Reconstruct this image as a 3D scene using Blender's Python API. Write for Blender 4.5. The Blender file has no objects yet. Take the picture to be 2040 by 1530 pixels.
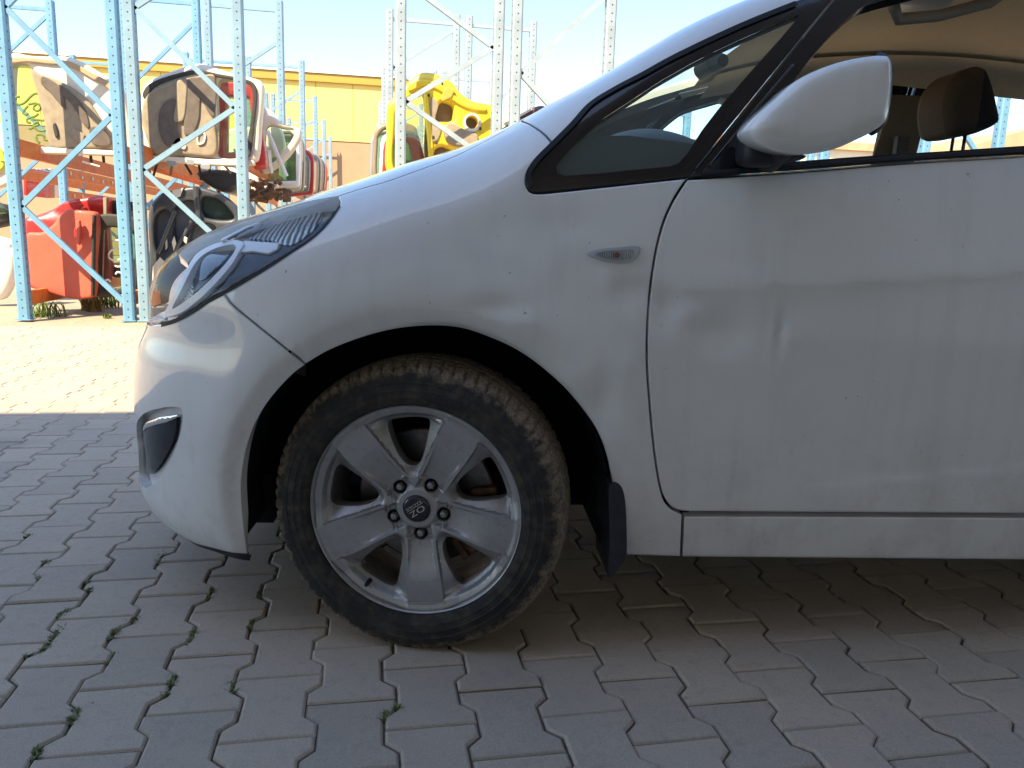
import bpy, bmesh, math, random
import numpy as np
from mathutils import Vector, Matrix
from mathutils.geometry import delaunay_2d_cdt

random.seed(7); rng = np.random.default_rng(7)
scene = bpy.context.scene
COL = scene.collection
rad = math.radians

# ------------------------------------------------------------------ camera
FPX = 1545.0                      # focal length in photo pixels (photo 2040 x 1530)
CAM_H = 0.865
PITCH, ROLL, YAW = 0.18371, -0.03108, 0.18658
def cam_axes():
    fwd = np.array([math.sin(YAW), math.cos(YAW), 0.]); right = np.array([math.cos(YAW), -math.sin(YAW), 0.]); up = np.array([0, 0, 1.])
    f2 = fwd*math.cos(PITCH) - up*math.sin(PITCH); u2 = up*math.cos(PITCH) + fwd*math.sin(PITCH)
    r3 = right*math.cos(ROLL) - u2*math.sin(ROLL); u3 = u2*math.cos(ROLL) + right*math.sin(ROLL)
    return r3, u3, f2
CR, CU, CF = cam_axes()
cam_data = bpy.data.cameras.new('camera'); cam = bpy.data.objects.new('camera', cam_data); COL.objects.link(cam)
cam.matrix_world = Matrix(((CR[0], CU[0], -CF[0], 0), (CR[1], CU[1], -CF[1], 0), (CR[2], CU[2], -CF[2], CAM_H), (0, 0, 0, 1)))
cam_data.sensor_width = 36.0; cam_data.lens = 36.0*FPX/2040.0
cam_data.clip_start = 0.05; cam_data.clip_end = 3000
scene.camera = cam
scene.render.resolution_x = 1024; scene.render.resolution_y = 768

# ------------------------------------------------------------------ sky, sun, exposure
SUN_EL, SUN_AZ = rad(47), rad(36)       # sun stands behind the camera, to its left
world = bpy.data.worlds.new('World'); scene.world = world; world.use_nodes = True
wn = world.node_tree.nodes; wl = world.node_tree.links
bg = wn['Background']; sky = wn.new('ShaderNodeTexSky'); sky.sky_type = 'NISHITA'; sky.sun_disc = False
sky.sun_elevation = SUN_EL; sky.sun_rotation = math.pi + SUN_AZ
sky.air_density = 1.0; sky.dust_density = 0.7; sky.ozone_density = 1.0; sky.altitude = 100
hsv = wn.new('ShaderNodeHueSaturation'); hsv.inputs['Saturation'].default_value = 1.02; wl.new(sky.outputs[0], hsv.inputs['Color']); wl.new(hsv.outputs[0], bg.inputs[0]); bg.inputs[1].default_value = 0.12
sun_data = bpy.data.lights.new('sun', 'SUN'); sun = bpy.data.objects.new('sun', sun_data); COL.objects.link(sun)
sun_data.energy = 4.1; sun_data.angle = rad(0.53); sun_data.color = (1.0, 0.84, 0.56)
S_DIR = Vector((-math.sin(SUN_AZ)*math.cos(SUN_EL), -math.cos(SUN_AZ)*math.cos(SUN_EL), math.sin(SUN_EL)))
sun.rotation_euler = (-S_DIR).to_track_quat('-Z', 'Y').to_euler(); sun.location = (0, -5, 30)
scene.view_settings.view_transform = 'Standard'; scene.view_settings.look = 'None'
scene.view_settings.gamma = 1.0; scene.view_settings.exposure = 1.6
scene.render.engine = 'CYCLES'; scene.cycles.max_bounces = 8; scene.cycles.transparent_max_bounces = 16
scene.cycles.sample_clamp_indirect = 6.0
scene.cycles.use_denoising = True

# ------------------------------------------------------------------ projection helpers (photo pixel -> point at a real depth)
CAMP = np.array([0, 0, CAM_H])
def pray(x, y):
    return CF + CR*((x-1020)/FPX) - CU*((y-765)/FPX)
def atY(x, y, Y):
    d = pray(x, y); return CAMP + d*(Y/d[1])
def atZ(x, y, Z):
    d = pray(x, y); return CAMP + d*((Z-CAM_H)/d[2])
TH = rad(-7.0)
EU = np.array([math.cos(TH), math.sin(TH), 0.]); EV = np.array([math.sin(TH), -math.cos(TH), 0.])
K0, U0 = -2.39874, -0.07763
CCAR = np.array([CAMP@EU-U0, CAMP@EV-K0, CAM_H])
def crays(pts):
    D = np.array([pray(x, y) for x, y in pts]); D = np.stack([D@EU, D@EV, D[:, 2]], 1)
    return D/np.linalg.norm(D, axis=1)[:, None]
def on_v(pts, v):
    D = crays(pts); t = (v-CCAR[1])/D[:, 1]; return CCAR + D*t[:, None]

# ------------------------------------------------------------------ object helpers
def link(o, parent=None):
    COL.objects.link(o)
    if parent is not None: o.parent = parent
    return o
def tag(o, label=None, cat=None, group=None, kind=None):
    if label: o['label'] = label
    if cat: o['category'] = cat
    if group: o['group'] = group
    if kind: o['kind'] = kind
    return o
def empty(name, loc=(0, 0, 0), rz=0, parent=None):
    o = bpy.data.objects.new(name, None); o.location = loc; o.rotation_euler = (0, 0, rz); o.empty_display_size = .1
    return link(o, parent)
def mesh_obj(name, V, F, mat, parent=None, smooth=False, normals=None, angle=None):
    me = bpy.data.meshes.new(name)
    me.from_pydata([tuple(map(float, v)) for v in V], [], [tuple(map(int, f)) for f in F])
    if mat: me.materials.append(mat)
    if smooth or normals is not None:
        me.polygons.foreach_set('use_smooth', [True]*len(me.polygons))
    if angle: me.set_sharp_from_angle(angle=rad(angle))
    if normals is not None:
        me.normals_split_custom_set_from_vertices([tuple(map(float, n)) for n in normals])
    me.update()
    return link(bpy.data.objects.new(name, me), parent)
class MB:
    """collects simple solids into one mesh"""
    def __init__(s): s.V = []; s.F = []
    def add(s, V, F):
        n = len(s.V); s.V += [tuple(map(float, v)) for v in V]; s.F += [tuple(i+n for i in f) for f in F]
    def box(s, c, d, M=None):
        V = [Vector(((i & 1)-.5, ((i >> 1) & 1)-.5, (i >> 2)-.5)) for i in range(8)]
        V = [Vector((v.x*d[0], v.y*d[1], v.z*d[2])) for v in V]
        if M is not None: V = [M @ v for v in V]
        V = [v+Vector(c) for v in V]
        s.add(V, [(0, 2, 3, 1), (4, 5, 7, 6), (0, 1, 5, 4), (2, 6, 7, 3), (0, 4, 6, 2), (1, 3, 7, 5)])
    def bar(s, a, b, w, t, up=(0, 0, 1)):
        a = Vector(a); b = Vector(b); d = (b-a); L = d.length; d.normalize()
        x = d.cross(Vector(up)); x = x.normalized() if x.length > 1e-6 else Vector((1, 0, 0)); y = x.cross(d)
        M = Matrix((x, d, y)).transposed()
        s.box((a+b)/2, (w, L, t), M)
    def tube(s, pts, r, n=8, caps=True):
        pts = [Vector(p) for p in pts]; rings = []
        rr = r if hasattr(r, '__len__') else [r]*len(pts)
        ref = Vector((0, 0, 1))
        for i, p in enumerate(pts):
            d = (pts[min(i+1, len(pts)-1)]-pts[max(i-1, 0)]).normalized()
            x = d.cross(ref)
            if x.length < .05: x = d.cross(Vector((1, 0, 0)))
            x.normalize(); y = x.cross(d)
            rings.append([p+(x*math.cos(2*math.pi*k/n)+y*math.sin(2*math.pi*k/n))*rr[i] for k in range(n)])
        F = []
        for i in range(len(pts)-1):
            for k in range(n): F.append((i*n+k, i*n+(k+1) % n, (i+1)*n+(k+1) % n, (i+1)*n+k))
        if caps: F.append(tuple(range(n))[::-1]); F.append(tuple((len(pts)-1)*n+k for k in range(n)))
        s.add([v for q in rings for v in q], F)
    def lathe(s, prof, n=48, axis='y', closed=False):
        V = []; F = []; m = len(prof)
        for k in range(n):
            c, q = math.cos(2*math.pi*k/n), math.sin(2*math.pi*k/n)
            for r, h in prof: V.append((r*c, h, r*q) if axis == 'y' else (r*c, r*q, h))
        for k in range(n):
            for i in range(m if closed else m-1):
                j = (i+1) % m
                F.append((k*m+i, k*m+j, ((k+1) % n)*m+j, ((k+1) % n)*m+i))
        s.add(V, F)
    def build(s, name, mat, parent=None, smooth=False, angle=None, bevel=None):
        o = mesh_obj(name, s.V, s.F, mat, parent, smooth, None, angle)
        if bevel:
            b = o.modifiers.new('bevel', 'BEVEL'); b.width = bevel; b.segments = 2; b.limit_method = 'ANGLE'
        return o
def catmull(pts, step, closed=False):
    """smooth polyline through points, resampled at about `step`"""
    P = np.array(pts, float); n = len(P); out = []
    for i in range(n if closed else n-1):
        p1, p2 = P[i], P[(i+1) % n]
        p0 = P[i-1] if (closed or i > 0) else p1; p3 = P[(i+2) % n] if (closed or i+2 < n) else p2
        m = max(1, int(np.linalg.norm(p2-p1)/step+.5))
        l1 = np.linalg.norm(p2-p1)+1e-9; l0 = np.linalg.norm(p1-p0)+1e-9; l2 = np.linalg.norm(p3-p2)+1e-9
        m1 = (p2-p0)/(l0+l1)*l1; m2 = (p3-p1)/(l1+l2)*l1
        for k in range(m):
            t = k/m; out.append((2*t**3-3*t**2+1)*p1+(t**3-2*t**2+t)*m1+(-2*t**3+3*t**2)*p2+(t**3-t**2)*m2)
    if not closed: out.append(P[-1])
    return np.array(out)
def lin(pts, step, closed=True):
    P = np.array(pts, float); n = len(P); out = []
    for i in range(n if closed else n-1):
        p1, p2 = P[i], P[(i+1) % n]; m = max(1, int(np.linalg.norm(p2-p1)/step+.5))
        for k in range(m): out.append(p1+(p2-p1)*k/m)
    if not closed: out.append(P[-1])
    return np.array(out)
def inside(P, poly):
    x, y = P[:, 0], P[:, 1]; r = np.zeros(len(P), bool); n = len(poly)
    for i in range(n):
        x1, y1 = poly[i]; x2, y2 = poly[(i+1) % n]
        if y1 == y2: continue
        c = ((y1 > y) != (y2 > y)); r ^= c & (x < (x2-x1)*(y-y1)/(y2-y1)+x1)
    return r
def dist_poly(P, poly):
    A = poly; B = np.roll(poly, -1, 0); d = np.full(len(P), 1e9)
    for a, b in zip(A, B):
        ab = b-a; t = np.clip(((P-a)@ab)/(ab@ab+1e-12), 0, 1); d = np.minimum(d, np.linalg.norm(P-a-t[:, None]*ab, axis=1))
    return d
def area2(p): return .5*np.sum(p[:, 0]*np.roll(p[:, 1], -1)-np.roll(p[:, 0], -1)*p[:, 1])
def ccw(p): return p if area2(p) > 0 else p[::-1]
def offset_poly(p, d):
    """shrink a CCW polygon by d"""
    a = p-np.roll(p, 1, 0); b = np.roll(p, -1, 0)-p
    na = np.stack([-a[:, 1], a[:, 0]], 1)/(np.linalg.norm(a, axis=1)[:, None]+1e-9); nb = np.stack([-b[:, 1], b[:, 0]], 1)/(np.linalg.norm(b, axis=1)[:, None]+1e-9)
    n = na+nb; n /= np.maximum(.5, (n*n).sum(1)/2)[:, None]
    return p+n*d
def triangulate(outer, holes, sp, rings=None):
    """CDT of polygon with holes and interior points at spacing sp; returns verts2d, tris, list of boundary index loops"""
    loops = [np.asarray(outer)]+[np.asarray(h) for h in holes]
    V = []; E = []; L = []
    for lp in loops+(rings or []):
        n0 = len(V); V += list(lp); m = len(lp); E += [(n0+i, n0+(i+1) % m) for i in range(m)]; L.append(list(range(n0, n0+m)))
    lo = loops[0].min(0); hi = loops[0].max(0)
    gy = np.arange(lo[1], hi[1], sp*.866); pts = []
    for i, y in enumerate(gy):
        gx = np.arange(lo[0]+(sp*.5 if i % 2 else 0), hi[0], sp); pts.append(np.stack([gx, np.full(len(gx), y)], 1))
    G_ = np.concatenate(pts) if pts else np.zeros((0, 2))
    if len(G_):
        k = inside(G_, loops[0])
        for h in loops[1:]: k &= ~inside(G_, h)
        G_ = G_[k]
        for lp in loops+(rings or []):
            if len(G_): G_ = G_[dist_poly(G_, lp) > sp*.42]
        V += list(G_)
    vo, eo, fo, ov, oe, of = delaunay_2d_cdt([Vector((float(a), float(b))) for a, b in V], E, [], 0, 1e-7)
    W = np.array([(v.x, v.y) for v in vo]); T = np.array([f for f in fo if len(f) == 3])
    cen = W[T].mean(1); k = inside(cen, loops[0])
    for h in loops[1:]: k &= ~inside(cen, h)
    T = T[k]
    a = W[T]; s = (a[:, 1, 0]-a[:, 0, 0])*(a[:, 2, 1]-a[:, 0, 1])-(a[:, 1, 1]-a[:, 0, 1])*(a[:, 2, 0]-a[:, 0, 0])
    T[s < 0] = T[s < 0][:, ::-1]; T = T[np.abs(s) > 1e-14]
    mp = {}
    for i, o_ in enumerate(ov):
        for q in o_: mp[q] = i
    LL = [[mp[i] for i in lp if i in mp] for lp in L[:len(loops)]]
    return W, T, LL

# ------------------------------------------------------------------ materials
MATS = {}
def new_mat(name):
    m = bpy.data.materials.new(name); m.use_nodes = True; MATS[name] = m
    nt = m.node_tree; return m, nt.nodes, nt.links, nt.nodes['Principled BSDF']
def setp(b, **k):
    names = {'col': 'Base Color', 'rough': 'Roughness', 'metal': 'Metallic', 'coat': 'Coat Weight', 'coatr': 'Coat Roughness', 'spec': 'Specular IOR Level', 'trans': 'Transmission Weight', 'ior': 'IOR', 'alpha': 'Alpha', 'emit': 'Emission Strength', 'emitc': 'Emission Color', 'sheen': 'Sheen Weight', 'sub': 'Subsurface Weight'}
    for q, v in k.items():
        if q in ('col', 'emitc') and len(v) == 3: v = (*v, 1)
        b.inputs[names[q]].default_value = v
def noise(n, l, scale, detail=4, rough=.55, coord='Object', vec=None, dim=None):
    t = n.new('ShaderNodeTexNoise'); t.inputs['Scale'].default_value = scale; t.inputs['Detail'].default_value = detail; t.inputs['Roughness'].default_value = rough
    if vec is None:
        c = n.new('ShaderNodeTexCoord'); l.new(c.outputs[coord], t.inputs['Vector'])
    else: l.new(vec, t.inputs['Vector'])
    return t
def ramp(n, l, src, stops):
    r = n.new('ShaderNodeValToRGB'); e = r.color_ramp.elements
    while len(e) < len(stops): e.new(.5)
    for i, (p, c) in enumerate(stops):
        e[i].position = p; e[i].color = (*c, 1) if not isinstance(c, (int, float)) else (c, c, c, 1)
    l.new(src, r.inputs[0]); return r
def mix(n, l, a, b, fac, blend='MIX'):
    m = n.new('ShaderNodeMix'); m.data_type = 'RGBA'; m.blend_type = blend
    for s, v in ((m.inputs[6], a), (m.inputs[7], b)):
        if hasattr(v, 'node'): l.new(v, s)
        else: s.default_value = (*v, 1)
    if hasattr(fac, 'node'): l.new(fac, m.inputs[0])
    else: m.inputs[0].default_value = fac
    return m.outputs[2]
def math_n(n, l, op, a, b=None, clamp=False):
    m = n.new('ShaderNodeMath'); m.operation = op; m.use_clamp = clamp
    for i, v in enumerate((a, b)):
        if v is None: continue
        if hasattr(v, 'node'): l.new(v, m.inputs[i])
        else: m.inputs[i].default_value = v
    return m.outputs[0]
def bump(n, l, b, h, strength=.3, dist=.01):
    k = n.new('ShaderNodeBump'); k.inputs['Strength'].default_value = strength; k.inputs['Distance'].default_value = dist
    l.new(h, k.inputs['Height']); l.new(k.outputs[0], b.inputs['Normal'])
def simple(name, col, rough=.5, metal=0, coat=0, var=0.0, scale=12, bumps=0, **kw):
    m, n, l, b = new_mat(name); setp(b, col=col, rough=rough, metal=metal, coat=coat, **kw)
    if var or bumps:
        t = noise(n, l, scale)
        if var:
            d = tuple(c*(1-var) for c in col); u = tuple(min(1, c*(1+var)) for c in col)
            r = ramp(n, l, t.outputs[0], [(.3, d), (.7, u)]); l.new(r.outputs[0], b.inputs['Base Color'])
        if bumps: bump(n, l, b, t.outputs[0], bumps)
    return m
def sep(n, l, coord='Object'):
    c = n.new('ShaderNodeTexCoord'); s = n.new('ShaderNodeSeparateXYZ'); l.new(c.outputs[coord], s.inputs[0]); return c, s
def mapping(n, l, coord, scale):
    c = n.new('ShaderNodeTexCoord'); m = n.new('ShaderNodeMapping'); m.inputs['Scale'].default_value = scale; l.new(c.outputs[coord], m.inputs[0]); return m.outputs[0]

def mat_paint():
    m, n, l, b = new_mat('white_paint'); setp(b, col=(.84, .84, .83), rough=.5, coat=1.0, coatr=.018, spec=.12); b.inputs['Coat IOR'].default_value = 1.55
    c, s = sep(n, l)
    # road dust: grows towards the sill, carried in streaks that run down the panels
    st = noise(n, l, 1.0, 5, .6, vec=mapping(n, l, 'Object', (26, 26, 1.6)))
    sp = noise(n, l, 9, 6, .65)
    low = n.new('ShaderNodeMapRange'); low.inputs[1].default_value = .62; low.inputs[2].default_value = .2; low.inputs[3].default_value = 0; low.inputs[4].default_value = 1; l.new(s.outputs[2], low.inputs[0])
    r1 = ramp(n, l, st.outputs[0], [(.48, 0.), (.72, 1.)]); r2 = ramp(n, l, sp.outputs[0], [(.45, 0.), (.75, 1.)])
    k1 = math_n(n, l, 'MULTIPLY', r1.outputs[0], .09); k2 = math_n(n, l, 'MULTIPLY', r2.outputs[0], low.outputs[0]); k2 = math_n(n, l, 'MULTIPLY', k2, .42)
    k0 = math_n(n, l, 'MULTIPLY', low.outputs[0], .10)
    k = math_n(n, l, 'ADD', math_n(n, l, 'ADD', k1, k2), k0, True)
    # mud grains near sill and arches
    fine = noise(n, l, 120, 3, .6); rf = ramp(n, l, fine.outputs[0], [(.64, 0.), (.70, 1.)])
    g2 = math_n(n, l, 'MULTIPLY', math_n(n, l, 'MULTIPLY', rf.outputs[0], low.outputs[0]), math_n(n, l, 'MULTIPLY', r2.outputs[0], .8))
    col = mix(n, l, (.84, .84, .83), (.36, .33, .29), k)
    col = mix(n, l, col, (.22, .18, .13), g2)
    # stone chips, scuffs and grime specks
    ch = noise(n, l, 70, 2, .5); ch2 = ramp(n, l, ch.outputs[0], [(.735, 0.), (.75, 1.)]); pt = noise(n, l, 4, 3, .5); pt2 = ramp(n, l, pt.outputs[0], [(.5, .15), (.65, 1.)])
    col = mix(n, l, col, (.16, .13, .10), math_n(n, l, 'MULTIPLY', math_n(n, l, 'MULTIPLY', ch2.outputs[0], pt2.outputs[0]), .75))
    cl = noise(n, l, 2.2, 4, .6); cl2 = ramp(n, l, cl.outputs[0], [(.45, 0.), (.75, 1.)]); col = mix(n, l, col, (.60, .55, .47), math_n(n, l, 'MULTIPLY', cl2.outputs[0], .12))
    l.new(col, b.inputs['Base Color'])
    rr = n.new('ShaderNodeMapRange'); rr.inputs[3].default_value = .28; rr.inputs[4].default_value = .6; l.new(k, rr.inputs[0]); l.new(rr.outputs[0], b.inputs['Roughness'])
    cw = n.new('ShaderNodeMapRange'); cw.inputs[3].default_value = 1.0; cw.inputs[4].default_value = .5; l.new(k, cw.inputs[0]); l.new(cw.outputs[0], b.inputs['Coat Weight'])
    ob = noise(n, l, 5.0, 3, .5); bump(n, l, b, ob.outputs[0], .10, .02)
    return m
PAINT = mat_paint()
BLACKGLOSS = simple('black_gloss_trim', (.012, .012, .016), .22, 0, .35)
BLACKPLASTIC = simple('black_plastic', (.018, .018, .021), .55, var=.25, scale=60, bumps=.08)
RUBBER = simple('rubber_seal', (.014, .014, .016), .7)
DARK = simple('dark_cavity', (.012, .012, .013), .9)
CHROME = simple('chrome', (.78, .80, .83), .12, 1.0)
def mat_glass(name, tint, refl=1.0, dirt=.0, film=.03):
    m, n, l, b = new_mat(name); n.remove(b); out = n['Material Output']
    tr = n.new('ShaderNodeBsdfTransparent'); tr.inputs[0].default_value = (*tint, 1)
    gl = n.new('ShaderNodeBsdfGlossy'); gl.inputs['Roughness'].default_value = .02; gl.inputs[0].default_value = (.95, .97, 1, 1)
    fr = n.new('ShaderNodeFresnel'); fr.inputs[0].default_value = 1.5
    ms = n.new('ShaderNodeMixShader'); l.new(math_n(n, l, 'MULTIPLY', fr.outputs[0], refl), ms.inputs[0]); l.new(tr.outputs[0], ms.inputs[1]); l.new(gl.outputs[0], ms.inputs[2])
    last = ms.outputs[0]
    if dirt:
        df = n.new('ShaderNodeBsdfDiffuse'); df.inputs[0].default_value = (.55, .64, .62, 1)
        t = noise(n, l, 170, 3, .6); t2 = noise(n, l, 7, 4)
        a = ramp(n, l, t.outputs[0], [(.66, 0.), (.72, 1.)]); bb = ramp(n, l, t2.outputs[0], [(.5, 0.), (.7, 1.)])
        f = math_n(n, l, 'MULTIPLY', a.outputs[0], bb.outputs[0]); f = math_n(n, l, 'ADD', math_n(n, l, 'MULTIPLY', f, dirt), film)
        m2 = n.new('ShaderNodeMixShader'); l.new(f, m2.inputs[0]); l.new(last, m2.inputs[1]); l.new(df.outputs[0], m2.inputs[2]); last = m2.outputs[0]
    l.new(last, out.inputs[0]); return m
GLASS = mat_glass('window_glass', (.78, .91, .90), .9, .8, .13)
WSGLASS = mat_glass('windscreen_glass', (.90, .96, .95), .5, .3)
GLASS_CLEAR = mat_glass('lamp_glass', (.98, .985, .99), .32)
GLASS_GREEN = mat_glass('green_glass', (.62, .74, .60), .9)

# =================================================================== GROUND
def mat_ground():
    m, n, l, b = new_mat('sandy_ground'); setp(b, rough=.95)
    a = noise(n, l, .9, 6); f = noise(n, l, 22, 5)
    c = mix(n, l, ramp(n, l, a.outputs[0], [(.3, (.30, .255, .185)), (.7, (.40, .345, .26))]).outputs[0], ramp(n, l, f.outputs[0], [(.3, (.22, .185, .13)), (.75, (.44, .385, .30))]).outputs[0], .5)
    l.new(c, b.inputs['Base Color']); bump(n, l, b, f.outputs[0], .4, .02); return m
def mat_paver(name):
    m, n, l, b = new_mat(name); setp(b, rough=.82, spec=.35)
    c = n.new('ShaderNodeTexCoord')
    geo = n.new('ShaderNodeNewGeometry')
    f = noise(n, l, 320, 4, .7, vec=geo.outputs['Position']); g = noise(n, l, 2.3, 5, .6, vec=geo.outputs['Position']); s = noise(n, l, 38, 5, .6, vec=geo.outputs['Position'])
    base = ramp(n, l, f.outputs[0], [(.28, (.365, .305, .243)), (.5, (.475, .40, .322)), (.75, (.575, .485, .39))]).outputs[0]
    big = ramp(n, l, g.outputs[0], [(.3, (.88, .89, .90)), (.7, (1.05, 1.03, .99))]).outputs[0]
    col = mix(n, l, base, big, 1.0, 'MULTIPLY')
    oi = n.new('ShaderNodeObjectInfo'); rv = ramp(n, l, oi.outputs['Random'], [(0, (.90, .905, .91)), (.5, (1, 1, 1)), (1, (1.07, 1.05, 1.03))]).outputs[0]
    col = mix(n, l, col, rv, 1.0, 'MULTIPLY')
    oil = noise(n, l, 1.1, 3, .5, vec=geo.outputs['Position']); oi2 = ramp(n, l, oil.outputs[0], [(.62, 0.), (.72, 1.)]); col = mix(n, l, col, (.10, .095, .09), math_n(n, l, 'MULTIPLY', oi2.outputs[0], .30))
    spk = noise(n, l, 95, 3, .6, vec=geo.outputs['Position']); sp2 = ramp(n, l, spk.outputs[0], [(.70, 0.), (.76, 1.)]); col = mix(n, l, col, (.52, .47, .40), math_n(n, l, 'MULTIPLY', sp2.outputs[0], .5))
    dirt = ramp(n, l, s.outputs[0], [(.52, 0.), (.74, 1.)]); col = mix(n, l, col, (.27, .235, .185), math_n(n, l, 'MULTIPLY', dirt.outputs[0], .35))
    l.new(col, b.inputs['Base Color']); bump(n, l, b, f.outputs[0], .25, .003); return m
def mat_joint():
    m, n, l, b = new_mat('joint_fill'); setp(b, rough=1)
    f = noise(n, l, 300, 4, .7); g = noise(n, l, 5, 4)
    c = mix(n, l, ramp(n, l, f.outputs[0], [(.3, (.10, .085, .066)), (.7, (.31, .26, .195))]).outputs[0], (.20, .165, .115), math_n(n, l, 'MULTIPLY', ramp(n, l, g.outputs[0], [(.5, 0.), (.7, 1.)]).outputs[0], .6))
    l.new(c, b.inputs['Base Color']); bump(n, l, b, f.outputs[0], .8, .01); return m
GROUND = mat_ground(); PAVER = mat_paver('concrete_paver'); JOINT = mat_joint()
g = mesh_obj('ground', [(-1500, -1500, -.055), (1500, -1500, -.055), (1500, 1500, -.055), (-1500, 1500, -.055)], [(0, 1, 2, 3)], GROUND); tag(g, kind='structure')
PV_Y1 = 7.35
jm = mesh_obj('pavement', [(-9, -3.0, -.008), (9, -3.0, -.008), (9, PV_Y1+.02, -.008), (-9, PV_Y1+.02, -.008)], [(0, 1, 2, 3)], JOINT); tag(jm, kind='structure')
# low sandy ground under the racks, flush with the paving
yv = []; yf = []
nx, ny = 120, 90
for j in range(ny+1):
    for i in range(nx+1):
        x = -14+28*i/nx; y = PV_Y1+.02+(60-PV_Y1)*(j/ny)**2
        yv.append((x, y, -.012+.012*math.sin(3.1*x+1.7*y)*math.sin(2.3*y-x)*min(1, (y-PV_Y1)*2)))
for j in range(ny):
    for i in range(nx):
        a = j*(nx+1)+i; yf.append((a, a+1, a+nx+2, a+nx+1))
yard = mesh_obj('yard', yv, yf, GROUND, smooth=True); tag(yard, kind='structure')

PX, PL, JT = .143, .199, .0034
def paver_outline(inset=0.):
    hw, hn, hl = PX/2+.0125, PX/2-.0125, PL/2   # wide half, waist half, half length
    q = PL/4; r = .0125
    e = JT/2+inset
    pts = [(hw, -hl), (hw, -q-r), (hn, -q+r), (hn, q-r), (hw, q+r), (hw, hl)]
    pts = pts+[(-x, y) for x, y in pts[::-1]]
    return offset_poly(ccw(np.array(pts)), e)
def paver_arrays():
    t = paver_outline(.0052); tm = paver_outline(.0030); o = paver_outline(0.); m = len(t)
    V = [(x, y, 0.) for x, y in t]+[(x, y, -.0012) for x, y in tm]+[(x, y, -.0048) for x, y in o]+[(x, y, -.022) for x, y in o]
    F = [tuple(range(m))]
    for r in range(3): F += [(r*m+i, (r+1)*m+i, (r+1)*m+(i+1) % m, r*m+(i+1) % m) for i in range(m)]
    return V, F
PVV, PVF = paver_arrays()
pm = bpy.data.meshes.new('paver'); pm.from_pydata(PVV, [], PVF); pm.materials.append(PAVER)
PX0, PY0 = -.3184, 1.4617
cells = []
for i in range(-48, 52):
    for j in range(-14, 31):
        x = PX0+i*PX; y = PY0+j*PL+(PL/2 if i % 2 else 0)
        if -2.6 < y < PV_Y1-.08: cells.append((x, y))
def vis(x, y):
    d = np.array([x, y, 0])-CAMP; zc = d@CF
    if zc < .3: return None
    return 1020+FPX*(d@CR)/zc, 765-FPX*(d@CU)/zc, zc
def car_uv(x, y): return np.array([x, y, 0])@EU-U0, np.array([x, y, 0])@EV-K0
scored = []
for c in cells:
    q = vis(*c); u, v = car_uv(*c)
    hidden = (-.65 < u and v < .55 and q and q[1] < 1110) or (q and q[1] < 800 and q[0] > 300)
    seen = q and -90 < q[0] < 2130 and 640 < q[1] < 1640 and not hidden
    scored.append((-(FPX/q[2])**2*(CAM_H/q[2]) if seen else 0, c))
scored.sort()
big = [c for s, c in scored[:290]]; rest = [c for s, c in scored[290:]]
def jitter(): return random.gauss(0, .0011), (random.gauss(0, .004), random.gauss(0, .004), random.gauss(0, .006))
for x, y in big:
    o = bpy.data.objects.new('paver', pm); dz, rot = jitter(); o.location = (x+random.gauss(0, .0008), y+random.gauss(0, .0008), dz); o.rotation_euler = rot; link(o, jm)
RV = []; RF = []
P0 = np.array(PVV)
for x, y in rest:
    dz, rot = jitter(); c, s = math.cos(rot[2]), math.sin(rot[2]); n0 = len(RV)
    Q = np.stack([P0[:, 0]*c-P0[:, 1]*s+x, P0[:, 0]*s+P0[:, 1]*c+y, P0[:, 2]+dz+P0[:, 1]*rot[0]-P0[:, 0]*rot[1]], 1)
    RV += [tuple(q) for q in Q]; RF += [tuple(i+n0 for i in f) for f in PVF]
o = mesh_obj('paver_field', RV, RF, PAVER, jm); o['kind'] = 'stuff'

SUNSAND = simple('sunlit_joint_sand', (.46, .39, .29), 1.0, var=.25, scale=60, bumps=.3)
sf_ = mesh_obj('joint_fill', [(-9, 3.72, -.0042), (9, 3.72, -.0042), (9, PV_Y1+.01, -.0032), (-9, PV_Y1+.01, -.0032)], [(0, 1, 2, 3)], SUNSAND, jm)  # bright joint sand from the shadow edge on; sun glare put into its colour
# =================================================================== the building that shades the paving (behind the camera)
WALLM = simple('grey_wall_panel', (.50, .475, .435), .7, var=.06, scale=3)
BH, BY, CY, CH = 6.2, -5.0, 0.0, 4.98
W_ = empty('warehouse', (0, BY, 0)); tag(W_, 'long grey warehouse with ribbed roller doors and a canopy across the paving', 'building')
m = MB(); m.box((2, -.2, BH/2), (44, .3, BH)); wl_ = m.build('wall', WALLM, W_)
m = MB(); m.box((2, -6.2, BH-.2), (44, 11.6, .3)); m.build('roof', WALLM, W_)
m = MB(); m.box((2, (CY-BY)/2, CH+.09), (44, CY-BY, .18)); cn = m.build('canopy', WALLM, W_)
for k in range(9):
    m = MB(); m.box((-18+k*5, (CY-BY)/2-.1, CH-.12), (.12, CY-BY-.3, .24)); m.build('canopy_rib', WALLM, cn)
DOORM = simple('roller_door', (.55, .55, .54), .45, .2)
for x0 in (-9, -2.2, 4.6, 11.4):
    d = MB(); d.box((x0, -.03, 2.1), (4.2, .03, 4.2)); dd = d.build('roller_door', DOORM, W_)
    d = MB()
    for k in range(28): d.box((x0, -.005, .1+k*.148), (4.2, .03, .085))
    d.build('slat', DOORM, dd)
    f = MB(); f.box((x0-2.18, .0, 2.15), (.14, .08, 4.3)); f.box((x0+2.18, .0, 2.15), (.14, .08, 4.3)); f.box((x0, .0, 4.29), (4.2, .08, .14)); f.build('door_frame', simple('frame_grey', (.2, .2, .21), .5) if 'frame_grey' not in MATS else MATS['frame_grey'], W_)

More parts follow.
